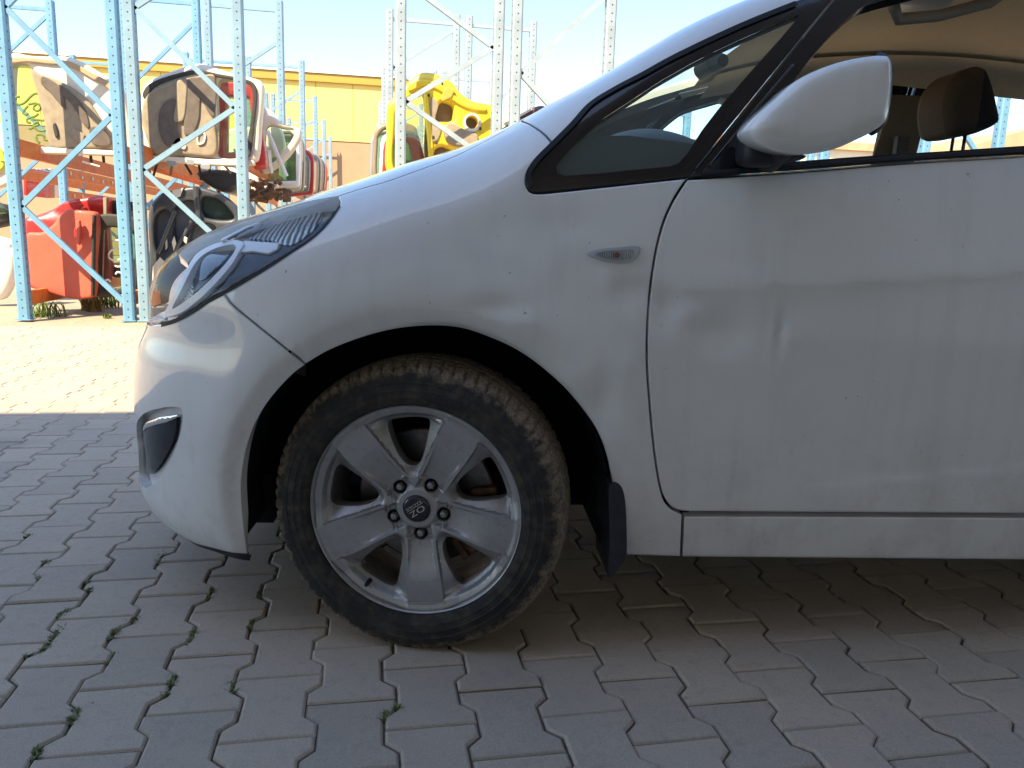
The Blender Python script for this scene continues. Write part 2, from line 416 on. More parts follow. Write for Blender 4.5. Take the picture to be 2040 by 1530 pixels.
# =================================================================== CAR
CAR = empty('car', tuple(EU*U0+EV*K0), TH)
tag(CAR, 'white hatchback with a grimy front wheel and dented front door, parked in the shade', 'car')
ZW = np.array([.10, .20, .26, .30, .45, .60, .70, .80, .90, 1.00, 1.10, 1.20, 1.40, 1.60])
WW = np.array([.80, .842, .855, .862, .874, .880, .8825, .878, .866, .846, .815, .778, .695, .605])
UZ = np.array([-.95, -.85, -.75, -.65, -.55, -.45, -.35, -.25, -.15, -.05, .05, .15, .25, .35, .45, .55, .65, .75, .85, 1.0, 1.2, 1.5, 2.2, 2.8, 3.4])
ZT = np.array([.8296, .8579, .8838, .9038, .919, .9338, .9518, .9822, 1.0153, 1.0528, 1.0851, 1.1287, 1.1823, 1.235, 1.2974, 1.3603, 1.4127, 1.4567, 1.4925, 1.545, 1.59, 1.625, 1.615, 1.53, 1.40])
ZA = np.array([.12, .18, .22, .28, .34, .40, .46, .52, .58, .64, .70, .78, .9])
AA = np.array([.50, .6674, .6962, .6966, .6941, .6956, .6969, .6902, .6766, .6482, .6463, .6581, .6599])
UC, UR = -.10, 2.75
GRC = {}
def interp_s(x, X, Y):
    x = np.clip(x, X[0], X[-1]); i = np.clip(np.searchsorted(X, x)-1, 0, len(X)-2); m = GRC.setdefault(id(Y), np.gradient(Y, X))
    h = X[i+1]-X[i]; t = (x-X[i])/h
    return (2*t**3-3*t**2+1)*Y[i]+(t**3-2*t**2+t)*h*m[i]+(-2*t**3+3*t**2)*Y[i+1]+(t**3-t**2)*h*m[i+1]
def sst(x): x = np.clip(x, 0, 1); return x*x*(3-2*x)
DENTS = [(.475, .74, .028, .040, -.008), (.53, .73, .03, .02, .004), (.60, .70, .055, .05, -.008), (.685, .70, .012, .07, -.002), (.716, .69, .010, .045, -.006), (.735, .685, .020, .03, .003), (.36, .55, .028, .06, -.007), (.30, .60, .05, .03, .004), (.14, .735, .06, .022, -.006), (.20, .71, .03, .02, .004), (.41, .77, .045, .03, -.007), (.36, .80, .02, .03, .003), (.28, .90, .06, .03, -.005), (.12, .88, .05, .04, -.004), (-.02, .80, .05, .03, .003), (.33, .47, .03, .015, .004), (.40, .62, .02, .05, .003), (.24, .82, .03, .05, .003)]
def disp(u, z):
    d = np.zeros_like(u)
    for c in (0.0, 2.615):
        r = np.hypot(u-c, z-.305)
        d = d - .016*sst(1-(r-.383)/.042) + .012*np.exp(-((r-.45)/.07)**2)*sst((z-.15)/.3)
    # character line rising along the doors
    zc = .770+(u-.45)*.085
    t = zc-z; on = sst((u-.36)/.25)
    d = d + on*np.where(t > 0, -.011*(1-np.exp(-np.maximum(t, 0)/.05))*np.exp(-np.maximum(t, 0)/.35), -.05*np.minimum(-t, .05)**2/.05)
    # lower door swage
    zl = .375+(u-.8)*.10; t2 = z-zl
    d = d - .0035*sst((u-.7)/.3)*np.exp(-(np.maximum(t2, 0)/.09))*sst((t2+.012)/.024)
    for (a, b, ru, rz, h) in DENTS: d = d + h*np.exp(-((u-a)/ru)**2-((z-b)/rz)**2)
    return d
def HT(u): return .28-.16/(1+np.exp(-(u-.22)/.06))
def Gb(P):
    u, v, z = P[:, 0], P[:, 1], P[:, 2]
    zt = interp_s(u, UZ, ZT); h = HT(u); w = interp_s(z, ZW, WW)+disp(u, z)
    A = np.abs(v)/w; T = np.maximum(0, (z-(zt-h))/h)
    B = np.maximum(0, UC-u)/interp_s(z, ZA, AA); Br = np.maximum(0, u-UR)/.62
    return ((A**3.5+T**3.5)**(2.5/3.5)+B**2.5+Br**3)**(1/2.5)
def grad(P):
    e = 2e-3; g = np.stack([Gb(P+np.eye(3)[i]*e)-Gb(P-np.eye(3)[i]*e) for i in range(3)], 1)
    return g/(np.linalg.norm(g, axis=1)[:, None]+1e-12)
def bis(f, lo, hi, n=36):
    for _ in range(n):
        m = .5*(lo+hi); k = Gb(f(m)) < 1; lo = np.where(k, m, lo); hi = np.where(k, hi, m)
    return f(.5*(lo+hi))
R2 = math.sqrt(.5)
class Diag:
    @staticmethod
    def to3(q):
        u, s = q[:, 0], q[:, 1]
        f = lambda t: np.stack([u, (t-s)*R2, (t+s)*R2], 1)
        return bis(f, s+1e-3, s+1.5)
    @staticmethod
    def to2(P): return np.stack([P[:, 0], (P[:, 2]-P[:, 1])*R2], 1)
class Nose:
    @staticmethod
    def to3(q):
        ph, z = q[:, 0]/.75, q[:, 1]
        f = lambda r: np.stack([UC-r*np.cos(ph), r*np.sin(ph), z], 1)
        return bis(f, np.zeros(len(q)), np.full(len(q), 1.6))
    @staticmethod
    def to2(P): return np.stack([.75*np.arctan2(P[:, 1], UC-P[:, 0]), P[:, 2]], 1)
class Tail:
    @staticmethod
    def to3(q):
        ph, z = q[:, 0]/.75, q[:, 1]
        f = lambda r: np.stack([UR+r*np.cos(ph), r*np.sin(ph), z], 1)
        return bis(f, np.zeros(len(q)), np.full(len(q), 1.6))
    @staticmethod
    def to2(P): return np.stack([.75*np.arctan2(P[:, 1], P[:, 0]-UR), P[:, 2]], 1)
class Top:
    @staticmethod
    def to3(q):
        f = lambda z: np.stack([q[:, 0], q[:, 1], z], 1)
        return bis(f, np.full(len(q), .3), np.full(len(q), 1.8))
    @staticmethod
    def to2(P): return P[:, :2]
def hit(pts):
    """photo pixels -> points on the body surface"""
    pts = np.atleast_2d(np.array(pts, float)); D = crays(pts); ts = np.linspace(1.25, 3.2, 400)
    P = CCAR+D[:, None]*ts[None, :, None]; g = Gb(P.reshape(-1, 3)).reshape(len(pts), -1)
    ins = g < 1; ok = ins.any(1) & ~ins[:, 0]; k = np.clip(ins.argmax(1), 1, None)
    a = ts[k-1]; b = ts[k]
    for _ in range(22):
        m = .5*(a+b); q = Gb(CCAR+D*m[:, None]) < 1; b = np.where(q, m, b); a = np.where(q, a, m)
    tt = np.where(ok, b, ts[g.argmin(1)])
    return CCAR+D*tt[:, None]
def proj_car(P):
    Wp = EU*(P[:, 0:1]+U0)+EV*(P[:, 1:2]+K0); Wp[:, 2] = P[:, 2]; d = Wp-CAMP; zc = d@CF
    return np.stack([1020+FPX*(d@CR)/zc, 765-FPX*(d@CU)/zc], 1)
def hit_off(pts, off):
    """surface points whose inward offset copies appear at the given pixels"""
    pts = np.array(pts, float); q = pts.copy()
    for _ in range(5):
        P = hit(q); N = grad(P); q = q+np.clip(pts-proj_car(P-N*off), -25, 25)*.8
    return hit(q)
def pxs(pts, prm, step=7): return prm.to2(hit(catmull(pts, step)))
def p3(P, prm): return prm.to2(np.array(P, float))
def joinl(*seg):
    out = []
    for s in seg:
        for q in s:
            if not out or np.linalg.norm(out[-1]-q) > 1.5e-3: out.append(np.array(q))
    if np.linalg.norm(out[0]-out[-1]) < 1.5e-3: out.pop()
    return np.array(out)
def local(P, side=1):   # car (u, v, z) -> object coordinates
    P = np.asarray(P, float); Q = P.copy(); Q[:, 1] = -P[:, 1]*side; return Q
def panel(name, loop, prm, mat, parent=None, holes=(), sp=.014, off=0., flange=.02, gap=0., ring=.003, sides=(1, -1), wave=None, twoside=None, label=None):
    parent = parent or CAR
    lp = ccw(np.asarray(loop))
    if gap: lp = offset_poly(lp, gap)
    hs = [ccw(np.asarray(h)) for h in holes]
    rings = [offset_poly(lp, ring)] if ring else []
    W, T, L = triangulate(lp, hs, sp, rings)
    P = prm.to3(W); N = grad(P); Q = P-N*off
    if wave is not None: Q = Q-N*wave(P)[:, None]
    # orientation of triangles
    a = Q[T]; fn = np.cross(a[:, 1]-a[:, 0], a[:, 2]-a[:, 0])
    if (fn*N[T[:, 0]]).sum() < 0: T = T[:, ::-1]; flip = True
    else: flip = False
    V = list(Q); NN = list(N); F = [tuple(t) for t in T]
    for li, lpx in enumerate(L):
        if flange <= 0: break
        idx = lpx; pr = Q[idx]; nx = np.roll(pr, -1, 0)-np.roll(pr, 1, 0); lat = np.cross(nx, N[idx]); lat /= np.linalg.norm(lat, axis=1)[:, None]+1e-9
        cen = pr.mean(0)
        sg = 1.0 if ((pr-cen)*lat).sum() > 0 else -1.0
        if li > 0: sg = -sg
        lat = lat*sg
        for j, i in enumerate(idx):
            if li == 0: NN[i] = (N[i]+.9*lat[j])/np.linalg.norm(N[i]+.9*lat[j])
        n0 = len(V); m = len(idx)
        V += [Q[i]-N[i]*.0005 for i in idx]; NN += list(lat); V += [Q[i]-N[i]*flange-lat[j]*.0005 for j, i in enumerate(idx)]; NN += list(lat)
        for j in range(m):
            k = (j+1) % m; f = (n0+j, n0+m+j, n0+m+k, n0+k)
            v0, v1, v2 = np.array(V[f[0]]), np.array(V[f[1]]), np.array(V[f[2]])
            if np.dot(np.cross(v1-v0, v2-v0), lat[j]) < 0: f = f[::-1]
            F.append(f)
    V = np.array(V); NN = np.array(NN); out = []
    for s in sides:
        VV = local(V, s); LN = local(NN, s); FF = F if s == -1 else [f[::-1] for f in F]
        # local() mirrors y for s=1, which flips handedness
        o = mesh_obj(name, VV, FF, mat, parent if not isinstance(parent, dict) else parent[s], normals=LN)
        if label and s == 1: o['label'] = label
        out.append(o)
    return out

# ---- outlines traced on the body (photo pixels)
LAMP_LOW = [(321, 644.7), (350, 637), (387, 618), (416.5, 598), (446, 583), (485, 561), (534, 532), (583, 500), (620, 475.6), (644, 453.5), (664, 429), (675, 412), (677, 404)]
SEAM = [(446, 584), (460.6, 605.5), (509.6, 647), (558.7, 686.4), (609, 727)]
ARCH_F = [(611, 726.6), (653, 702), (706.6, 680), (760, 664), (809, 655.5), (866.6, 653), (920, 658.7), (973, 675.5), (1026.6, 700), (1075.5, 733), (1120, 773), (1155.5, 813), (1186.6, 858), (1204, 902), (1215.5, 951), (1224, 1000), (1236, 1060), (1248, 1108)]
ARCH_B = [(609, 727), (585, 745), (546, 786.6), (522, 820.6), (504, 857), (491, 899), (483, 946), (481.8, 985), (484.4, 1027), (489.6, 1071.5), (495, 1104)]
DOORGAP = [(1372, 354), (1364.5, 362), (1339, 402.7), (1321, 443.5), (1308.4, 489), (1300.8, 530), (1294.7, 576), (1290.6, 622), (1288.5, 673), (1288.5, 724), (1291.6, 775), (1296, 830), (1302, 890), (1309, 940), (1316, 975), (1323, 995), (1334, 1010), (1350, 1019), (1374, 1022)]
QOUT_LOW = [(1372, 354), (1222, 370), (1110, 382), (1070, 385), (1055, 381), (1048, 366), (1050, 348), (1067, 321), (1101, 286)]
QOUT_UP = [(1101, 286), (1140, 246), (1178, 204.5), (1230, 172), (1280, 146), (1330, 118), (1382, 92), (1435, 67), (1484, 45), (1535, 24), (1586, 4), (1640, -16), (1700, -36)]
COWL = [(1101, 286), (1087, 270), (1072, 258), (1054, 247), (1035, 240)]

hl = hit([(780.6, 359), (719, 376.5), (672, 392)])
HOODEDGE = catmull([(.20, .61), (.10, .667), (.01, .712)]+[(p[0], p[1]) for p in hl], .02)      # (u, v), cowl to lamp tip
HE3 = Top.to3(HOODEDGE)
tip = hit([(677, 404)])[0]
LAMP_UP = Top.to3(catmull([tuple(hl[2][:2]), (-.30, .655), (-.42, .585), (-.53, .505), (-.61, .42), (-.65, .36)], .02))
lamp_in = Nose.to3(np.array([(.75*math.atan2(.36, .56), z) for z in np.linspace(.72, .645, 6)]))
lamp_bot = Nose.to3(np.array([(.75*math.atan2(v, .57), .642) for v in np.linspace(.38, .46, 5)]))
lampc = hit([(300, 648)])[0]

# ---- front fender
fl = joinl(pxs(LAMP_LOW[4:], Diag)[::-1], pxs(SEAM, Diag), pxs(ARCH_F, Diag), pxs([(1248, 1108), (1356, 1111)], Diag), pxs([(1356, 1111), (1360, 1023)], Diag), pxs(DOORGAP[:-1], Diag)[::-1], pxs(QOUT_LOW, Diag), pxs(COWL, Diag), p3(HE3, Diag))
panel('front_fender', fl, Diag, PAINT, gap=.0022, sp=.0125, flange=.03)
# ---- front bumper (wraps round the nose; one mesh from centre line to arch, mirrored)
FOG = [(280.5, 852), (292, 841), (318, 832), (352, 827), (355, 838), (350, 873), (337, 901.6), (321, 928), (303, 945), (292, 938), (284, 912), (281, 880)]
FOGREC = [(273, 842), (290, 822), (325, 812), (358, 812), (364, 826), (360, 860), (348, 897), (330, 932), (312, 960), (290, 972), (280, 955), (276, 900)]
bot = Nose.to2(hit(catmull([(495, 1104), (462, 1101.6), (423, 1092), (386, 1082), (352, 1067.6), (330, 1055)], 7)))
zb = bot[-1, 1]
def sym(half, ax):
    """closed symmetric outline from a half outline that starts and ends on the centre line"""
    h = np.array(half); m = h[::-1].copy(); m[:, ax] *= -1
    return joinl(h, m)
bl = joinl([(0., .66), (.2, .65), (.38, .643)], Nose.to2(lamp_bot), Nose.to2(lampc[None]), Nose.to2(hit(catmull(LAMP_LOW[:5], 7))), pxs(SEAM, Nose), pxs(ARCH_B, Nose), bot, [(bot[-1, 0]-.1, zb), (0.3, zb), (0., zb)])
bl = lin(sym(bl, 0), .02)
fogc = Nose.to2(hit(catmull(FOGREC, 6, True))); fogm = fogc.copy(); fogm[:, 0] *= -1
FLOAD = None

GRILLE = lin([(-.33, .46), (.33, .46), (.30, .60), (-.30, .60)], .02)
LOWGR = lin([(-.42, .25), (.42, .25), (.36, .36), (-.36, .36)], .02)
bumper = panel('front_bumper', bl, Nose, PAINT, gap=.0015, sp=.016, flange=.025, holes=[fogc, fogm, GRILLE, LOWGR], sides=(1,))[0]
panel('grille', GRILLE, Nose, BLACKPLASTIC, bumper, off=.02, sp=.03, flange=0, ring=0, sides=(1,))
panel('lower_grille', LOWGR, Nose, BLACKPLASTIC, bumper, off=.02, sp=.03, flange=0, ring=0, sides=(1,))
# lower lip, black and scuffed
lip = joinl(pxs([(330, 1056), (386, 1083), (440, 1096), (494, 1104)], Nose), pxs([(499, 1121), (462, 1112), (423, 1099), (386, 1088), (345, 1066)], Nose))
lb3 = Nose.to3(lin(bot[::-1], .02, False)); ln3 = grad(lb3); ln3[:, 2] = 0
LV = []; LF = []
for i_, (p_, n_) in enumerate(zip(lb3, ln3)):
    t_ = i_/(len(lb3)-1); dz = .003+.017*t_
    LV += [p_-n_*.004+np.array([0, 0, .004]), p_-n_*.012-np.array([0, 0, dz]), p_-n_*.05-np.array([0, 0, dz])]
for i_ in range(len(lb3)-1): LF += [(3*i_, 3*i_+1, 3*i_+4, 3*i_+3), (3*i_+1, 3*i_+2, 3*i_+5, 3*i_+4)]
for s_ in (1, -1): mesh_obj('front_lip', local(np.array(LV), s_), LF, BLACKPLASTIC, CAR, smooth=True, angle=40)
# fog lamp in its recess
FOGGLASS = mat_glass('fog_glass', (.5, .52, .55), .8)
cup = panel('fog_lamp', fogc, Nose, PAINT, bumper, off=.020, sp=.008, flange=0, ring=0, wave=lambda P: 0*P[:, 0])
FL = {1: cup[0], -1: cup[1]}
fogl = Nose.to2(hit_off(catmull(FOG, 6, True), .014))
panel('housing', fogl, Nose, BLACKGLOSS, FL, off=.018, sp=.008, flange=.02, ring=.002)
panel('lens', fogl, Nose, FOGGLASS, FL, off=.010, sp=.008, flange=0, ring=0)
panel('chrome_strip', Nose.to2(hit_off(lin([(284, 851), (292, 840), (318, 831), (353, 826), (354, 831), (332, 841), (310, 846), (290, 853), (284, 860)], 6), .007)), Nose, CHROME, FL, off=.007, sp=.006, flange=.006, ring=0)

# ---- hood
hood_half = joinl([(.02, 0), (.06, .2), (.13, .45), (.20, .61)], HOODEDGE, LAMP_UP[:, :2], [(-.685, .25), (-.70, .12), (-.705, 0)])
panel('hood', lin(sym(hood_half, 1), .02), Top, PAINT, gap=.0022, sp=.025, flange=.03, sides=(1,))

# ---- headlamp
INDREF, _n, _l, _b = new_mat('faceted_reflector'); setp(_b, col=(.86, .88, .9), rough=.18, metal=.45)
_v = _n.new('ShaderNodeTexWave'); _v.inputs['Scale'].default_value = 1; _v.inputs['Distortion'].default_value = 6; _v.inputs['Detail'].default_value = 3; _v.inputs['Detail Scale'].default_value = .6; _l.new(mapping(_n, _l, 'Object', (26, 10, 40)), _v.inputs['Vector'])
bump(_n, _l, _b, _v.outputs['Fac'], 1.0, .02); _l.new(ramp(_n, _l, _v.outputs['Fac'], [(.1, (.12, .13, .15)), (.35, (.8, .82, .85)), (.8, (.95, .96, .97))]).outputs[0], _b.inputs['Base Color'])
SILVER = simple('silver_plastic', (.86, .87, .89), .35, .0, .3)
BULB = simple('projector_lens', (.02, .02, .03), .05, 0, 1.0)
lamp_loop = joinl(Diag.to2(hit(catmull([(300, 648)]+LAMP_LOW, 7))), p3(LAMP_UP, Diag), p3(lamp_in, Diag), p3(lamp_bot, Diag))
LAMPIN = simple('lamp_bowl', (.62, .63, .66), .3, .3)
hs = panel('headlamp', lamp_loop, Diag, LAMPIN, off=.045, sp=.014, flange=0, ring=0, gap=.003)
HL = {1: hs[0], -1: hs[1]}
panel('lens', lamp_loop, Diag, GLASS_CLEAR, HL, off=0, sp=.012, flange=.05, ring=.003, gap=.002)
def lampart(name, pts, off, mat, sp=.007, fl=.012, smooth=True, wave=None, thick=0):
    px_ = catmull(pts, 5, True) if smooth else lin(pts, 5)
    return panel(name, Diag.to2(hit_off(px_, off)), Diag, mat, HL, off=off, sp=sp, flange=fl, ring=0, wave=wave)
# silver leaf-shaped surround of the projector
ring_out = [(326, 632), (345, 629), (365, 621), (399, 594), (436, 557), (462, 526), (478, 498), (486, 484), (470, 478), (450, 480), (426, 486), (399, 500), (385, 513), (372, 536), (352, 575), (336, 606)]
ring_in = [(343, 615), (360, 606), (392, 582), (428, 548), (455, 518), (470, 494), (466, 487), (448, 489), (424, 497), (402, 510), (385, 530), (372, 555), (356, 588)]
panel('reflector_surround', Diag.to2(hit_off(catmull(ring_out, 5, True), .022)), Diag, SILVER, HL, holes=[Diag.to2(hit_off(catmull(ring_in, 5, True), .022))], off=.022, sp=.007, flange=.015, ring=.0015)
lampart('projector_bowl', ring_in, .036, BLACKGLOSS, .008, .004)
lampart('lower_mask', [(322, 643), (350, 634), (387, 613), (416, 590), (445, 562), (468, 533), (484, 508), (500, 500), (536, 506), (552, 498), (590, 470), (622, 446), (640, 424), (650, 410), (668, 404), (674, 410), (662, 430), (643, 454), (619, 476), (582, 500), (533, 532), (485, 560), (446, 582), (416, 598), (387, 618), (350, 637)], .03, BLACKGLOSS, .008, .008, False)
lampart('side_strip', [(486, 479), (520, 482), (556, 484), (552, 496), (534, 505), (505, 500), (480, 502)], .026, SILVER, .006, .012, False)
lampart('indicator_reflector', [(497, 476), (520, 462), (550, 445), (585, 428), (618, 418), (643, 417), (644, 426), (634, 446), (610, 470), (580, 488), (560, 486), (540, 478), (515, 476)], .028, INDREF, .008, .01)
for i_, (y0, y1) in enumerate(((0, 1), (1, 2), (2, 3))):
    a = [(440+12*i_, 476-4*i_), (490+16*i_, 450-4*i_), (560+14*i_, 425-3*i_), (620+6*i_, 411-1*i_)]
    b = [(x+1, y+4) for x, y in a][::-1]
    lampart('reflector_rib', a+b, .016+.002*i_, SILVER if i_ != 1 else BLACKGLOSS, .006, .004, False)
lampart('projector_lens', [(392, 530), (420, 506), (452, 495), (460, 502), (448, 522), (424, 546), (400, 560), (388, 550)], .036, BULB, .006, .01, True, wave=lambda P: -.012*np.exp(-((P[:, 0]-P[:, 0].mean())**2+(P[:, 2]-P[:, 2].mean())**2)/.0009))
lampart('low_beam_reflector', [(352, 610), (362, 574), (374, 560), (384, 562), (384, 588), (372, 604)], .036, SILVER, .006, .01)

# ---- front door, sill, pillars and window frames
def side3(uz):
    q = np.array(uz, float); f = lambda v: np.stack([q[:, 0], v, q[:, 1]], 1)
    return bis(f, np.full(len(q), .02), np.full(len(q), 1.1))
def sd(uz, step=.03): return Diag.to2(side3(lin(uz, step, False)))
BELT_W = [(1372, 356), (1440, 352), (1616, 340), (1793, 325.6), (2040, 311)]      # top of the white door skin
BELT_B = [(1530, 327), (1552, 324), (1705, 312), (1881, 300.6), (2040, 290)]      # top of the black belt strip
bw = hit(BELT_W[-1:])[0]; bb = hit(BELT_B[-1:])[0]; db = hit([(2040, 1026)])[0]
bw2 = (1.75, bw[2]+.055); bb2 = (1.72, bb[2]+.05)
dl = joinl(pxs(DOORGAP, Diag), pxs([(1374, 1022), (1700, 1024), (2040, 1026)], Diag), sd([(db[0], db[2]), (1.69, db[2]), (1.755, .36), (1.77, .55), (1.77, .9), bw2, (bw[0], bw[2])]), pxs(BELT_W, Diag)[::-1])
door = panel('front_door', dl, Diag, PAINT, gap=.0028, sp=.0125, flange=.03)
DR = {1: door[0], -1: door[1]}
door[0]['label'] = 'dented white front door skin with grime streaks'
st_ = hit([(2040, 1029)])[0]; sb_ = hit([(2040, 1117)])[0]
sl = joinl(pxs([(1362, 1027), (1700, 1028), (2040, 1030)], Diag), sd([(st_[0], st_[2]), (2.2, st_[2]), (2.2, sb_[2]), (sb_[0], sb_[2])]), pxs([(2040, 1117), (1700, 1114), (1358, 1111)], Diag))
panel('side_sill', sl, Diag, PAINT, gap=.0018, sp=.02, flange=.06)
# dark backing strips behind the panel gaps, coloured for the shade inside them
def strip(name, pts, half, off, mat, sides=(1, -1)):
    q = Diag.to2(hit(catmull(pts, 9))); d = np.gradient(q, axis=0); nrm = np.stack([-d[:, 1], d[:, 0]], 1)/np.linalg.norm(d, axis=1)[:, None]
    return panel(name, joinl(q+nrm*half, (q-nrm*half)[::-1]), Diag, mat, off=off, sp=half*1.4, flange=0, ring=0, sides=sides)
strip('door_gap_backing', DOORGAP+[(1700, 1025), (2030, 1027)], .022, .024, RUBBER)
strip('lamp_seal', [(322, 647), (350, 639), (387, 620), (416.5, 600), (446, 584.5), (485, 562.5), (534, 533.5), (583, 501.5), (620, 477), (645, 454.5), (665, 430), (677, 412)], .0028, -.0012, RUBBER)
strip('seam_backing', SEAM, .02, .02, DARK)
strip('sill_joint_backing', [(1360, 1022), (1356, 1113)], .02, .02, DARK)
strip('hood_joint_backing', [(672, 395), (719, 376.5), (790, 355)], .015, .018, DARK)
strip('pillar_joint_backing', [(1104, 288), (1087, 270), (1072, 258), (1050, 245)], .015, .018, DARK)

PILL = [(1372, 354), (1450, 257), (1540, 146), (1657, 1), (1697, -44)]
QGLASS = [(1108, 335), (1112, 322), (1146, 282), (1192, 242), (1253, 203), (1313, 163), (1374, 128), (1435, 97), (1490, 72), (1550, 46), (1592, 28), (1584, 42), (1557, 74), (1496, 142), (1435, 212), (1398, 260), (1370, 305), (1352, 325), (1335, 331), (1283, 336), (1192, 345), (1125, 350), (1111, 345)]
qg = Diag.to2(hit(lin(QGLASS, 7)))
qf = joinl(pxs(PILL, Diag), pxs(QOUT_UP, Diag)[::-1], pxs(QOUT_LOW, Diag)[::-1])
fr = panel('quarter_window_frame', qf, Diag, BLACKGLOSS, holes=[qg], off=.001, sp=.013, flange=.022, gap=.0012)
QF = {1: fr[0], -1: fr[1]}
panel('quarter_glass', qg, Diag, GLASS, QF, off=.006, sp=.02, flange=0, ring=0)
strip('frame_seal', [(1060, 372), (1052, 352), (1067, 324), (1101, 289), (1140, 250), (1178, 208.5), (1230, 176), (1280, 150), (1330, 122), (1382, 96), (1435, 71), (1484, 49), (1535, 28), (1586, 8)], .0055, -.0035, RUBBER)
o_ = hit([(1754, 1)])[0]
opening = joinl(pxs([(1530, 326), (1545, 250), (1570, 185), (1591, 148), (1658, 66), (1714, 16), (1754, 1)], Diag), sd([(o_[0], o_[2]), (1.05, o_[2]+.035), (1.25, o_[2]+.06), (1.50, o_[2]+.078), (1.66, o_[2]+.085), (1.69, o_[2]+.06), bb2, (bb[0], bb[2])]), pxs(BELT_B, Diag)[::-1])
ap = hit(PILL[-1:])[0]
wf = joinl(pxs(PILL, Diag), sd([(ap[0], ap[2]), (1.02, ap[2]+.035), (1.25, ap[2]+.07), (1.60, ap[2]+.10), (1.77, ap[2]+.107), (1.775, 1.3), (1.77, bw2[1]+.002), (1.76, bw2[1]+.002), (bw[0], bw[2]+.001)]), pxs([(x, y-1.5) for x, y in BELT_W], Diag)[::-1])
wfr = panel('door_window_frame', wf, Diag, BLACKGLOSS, DR, holes=[opening], off=.001, sp=.02, flange=.03, gap=.0012)
panel('belt_moulding', joinl(pxs([(1400, 351), (1500, 344), (1616, 335), (1793, 321), (2040, 306)], Diag), pxs([(2040, 297), (1881, 307), (1705, 319), (1552, 331), (1400, 343)], Diag)), Diag, RUBBER, DR, off=-.006, sp=.012, flange=.008, ring=.002)
# fine moulding lines on the pillar
for pts in ([(1385, 339), (1450, 260), (1520, 174), (1600, 75)], [(1413, 331), (1470, 262), (1520, 200), (1580, 130)]):
    q = Diag.to2(hit(catmull(pts, 9))); d = np.gradient(q, axis=0); nrm = np.stack([-d[:, 1], d[:, 0]], 1)/np.linalg.norm(d, axis=1)[:, None]
    panel('pillar_moulding', joinl(q+nrm*.0022, (q-nrm*.0022)[::-1]), Diag, BLACKGLOSS, DR, off=-.003, sp=.004, flange=.004, ring=0)
# A pillar and roof rail
rail_in = Top.to3(lin([(2.6, .60), (1.0, .60), (.5, .60), (.32, .60), (.22, .605)], .03, False))
al = joinl(pxs(COWL, Diag)[::-1], pxs(QOUT_UP, Diag), sd([(ap[0], ap[2]), (1.02, ap[2]+.035), (1.25, ap[2]+.07), (1.60, ap[2]+.10), (1.77, ap[2]+.107), (2.1, ap[2]+.112), (2.6, ap[2]+.05)]), p3(rail_in, Diag))
panel('roof_pillar', al, Diag, PAINT, gap=.0018, sp=.015, flange=.03)
TRIM = simple('dark_trim_fabric', (.13, .125, .12), .85, var=.2, scale=150, bumps=.1)
BEIGE = simple('beige_headliner', (.90, .74, .49), .9, var=.06, scale=90, bumps=.05)
al2 = joinl(pxs([(1101, 286), (1140, 246), (1178, 204.5), (1280, 146), (1382, 92), (1484, 45), (1586, 4), (1700, -36)], Diag), p3(Top.to3(lin([(.88, .56), (.5, .56), (.28, .56)], .03, False)), Diag))
panel('pillar_trim', al2, Diag, TRIM, off=.028, sp=.03, flange=0, ring=0, sides=(1,))
al3 = joinl(pxs([(1125, 300), (1160, 268), (1200, 235), (1300, 178), (1400, 128), (1500, 82), (1600, 34), (1700, -20)], Diag), p3(Top.to3(lin([(.88, .64), (.5, .64), (.28, .64)], .03, False)), Diag))
panel('pillar_trim', al3, Diag, TRIM, off=.05, sp=.03, flange=0, ring=0, sides=(-1,))
# windscreen, roof, headliner, rear
ws = lin(sym([(.05, 0), (.09, .2), (.16, .45), (.225, .602), (.5, .597), (.97, .597), (1.0, .3), (1.01, 0)], 1), .04)
panel('windscreen', ws, Top, WSGLASS, off=.003, sp=.06, flange=0, ring=0, sides=(1,))
panel('roof', lin([(1.0, -.598), (3.15, -.598), (3.15, .598), (1.0, .598)], .05), Top, PAINT, sp=.07, flange=.02, ring=0, sides=(1,))
panel('headliner', lin([(.90, -.60), (2.9, -.60), (2.9, .60), (.90, .60)], .05), Top, BEIGE, off=.035, sp=.06, flange=0, ring=0, sides=(1,))
panel('headliner_edge', joinl(sd([(.95, ap[2]+.0), (1.25, ap[2]+.055), (1.60, ap[2]+.075), (2.6, ap[2]+.02)]), p3(Top.to3(lin([(2.6, .5), (.95, .5)], .05, False)), Diag)), Diag, BEIGE, off=.045, sp=.05, flange=0, ring=0)
rdl = joinl(sd([(1.78, .32), (2.12, .32), (2.22, .5), (2.32, .62), (2.45, .68), (2.45, 1.10), (1.77, bw2[1]+.005), (1.775, .6)]))
rdoor = panel('rear_door', rdl, Diag, PAINT, gap=.0025, sp=.03, flange=.03)
RD = {1: rdoor[0], -1: rdoor[1]}
ro = joinl(sd([(1.83, bb2[1]+.01), (2.42, 1.15), (2.41, 1.40), (2.30, 1.49), (2.05, o_[2]+.098), (1.845, o_[2]+.09)]))
rw = joinl(sd([(1.78, bw2[1]), (2.48, 1.10), (2.48, 1.42), (2.36, 1.515), (2.1, ap[2]+.110), (1.782, ap[2]+.106)]))
panel('rear_window_frame', rw, Diag, BLACKGLOSS, RD, holes=[ro], off=.001, sp=.03, flange=.03)
th = np.linspace(math.pi*.93, math.pi*.02, 24)
rarch = [(2.615+.385*math.cos(t), .305+.385*math.sin(t)) for t in th]
rq = joinl(sd([(2.23, .34)]+[p for p in rarch if p[0] > 2.25]+[(2.99, .30), (3.0, .7), (3.0, 1.2), (2.85, 1.40), (2.5, 1.46), (2.5, 1.1), (2.46, .69), (2.33, .62)]))
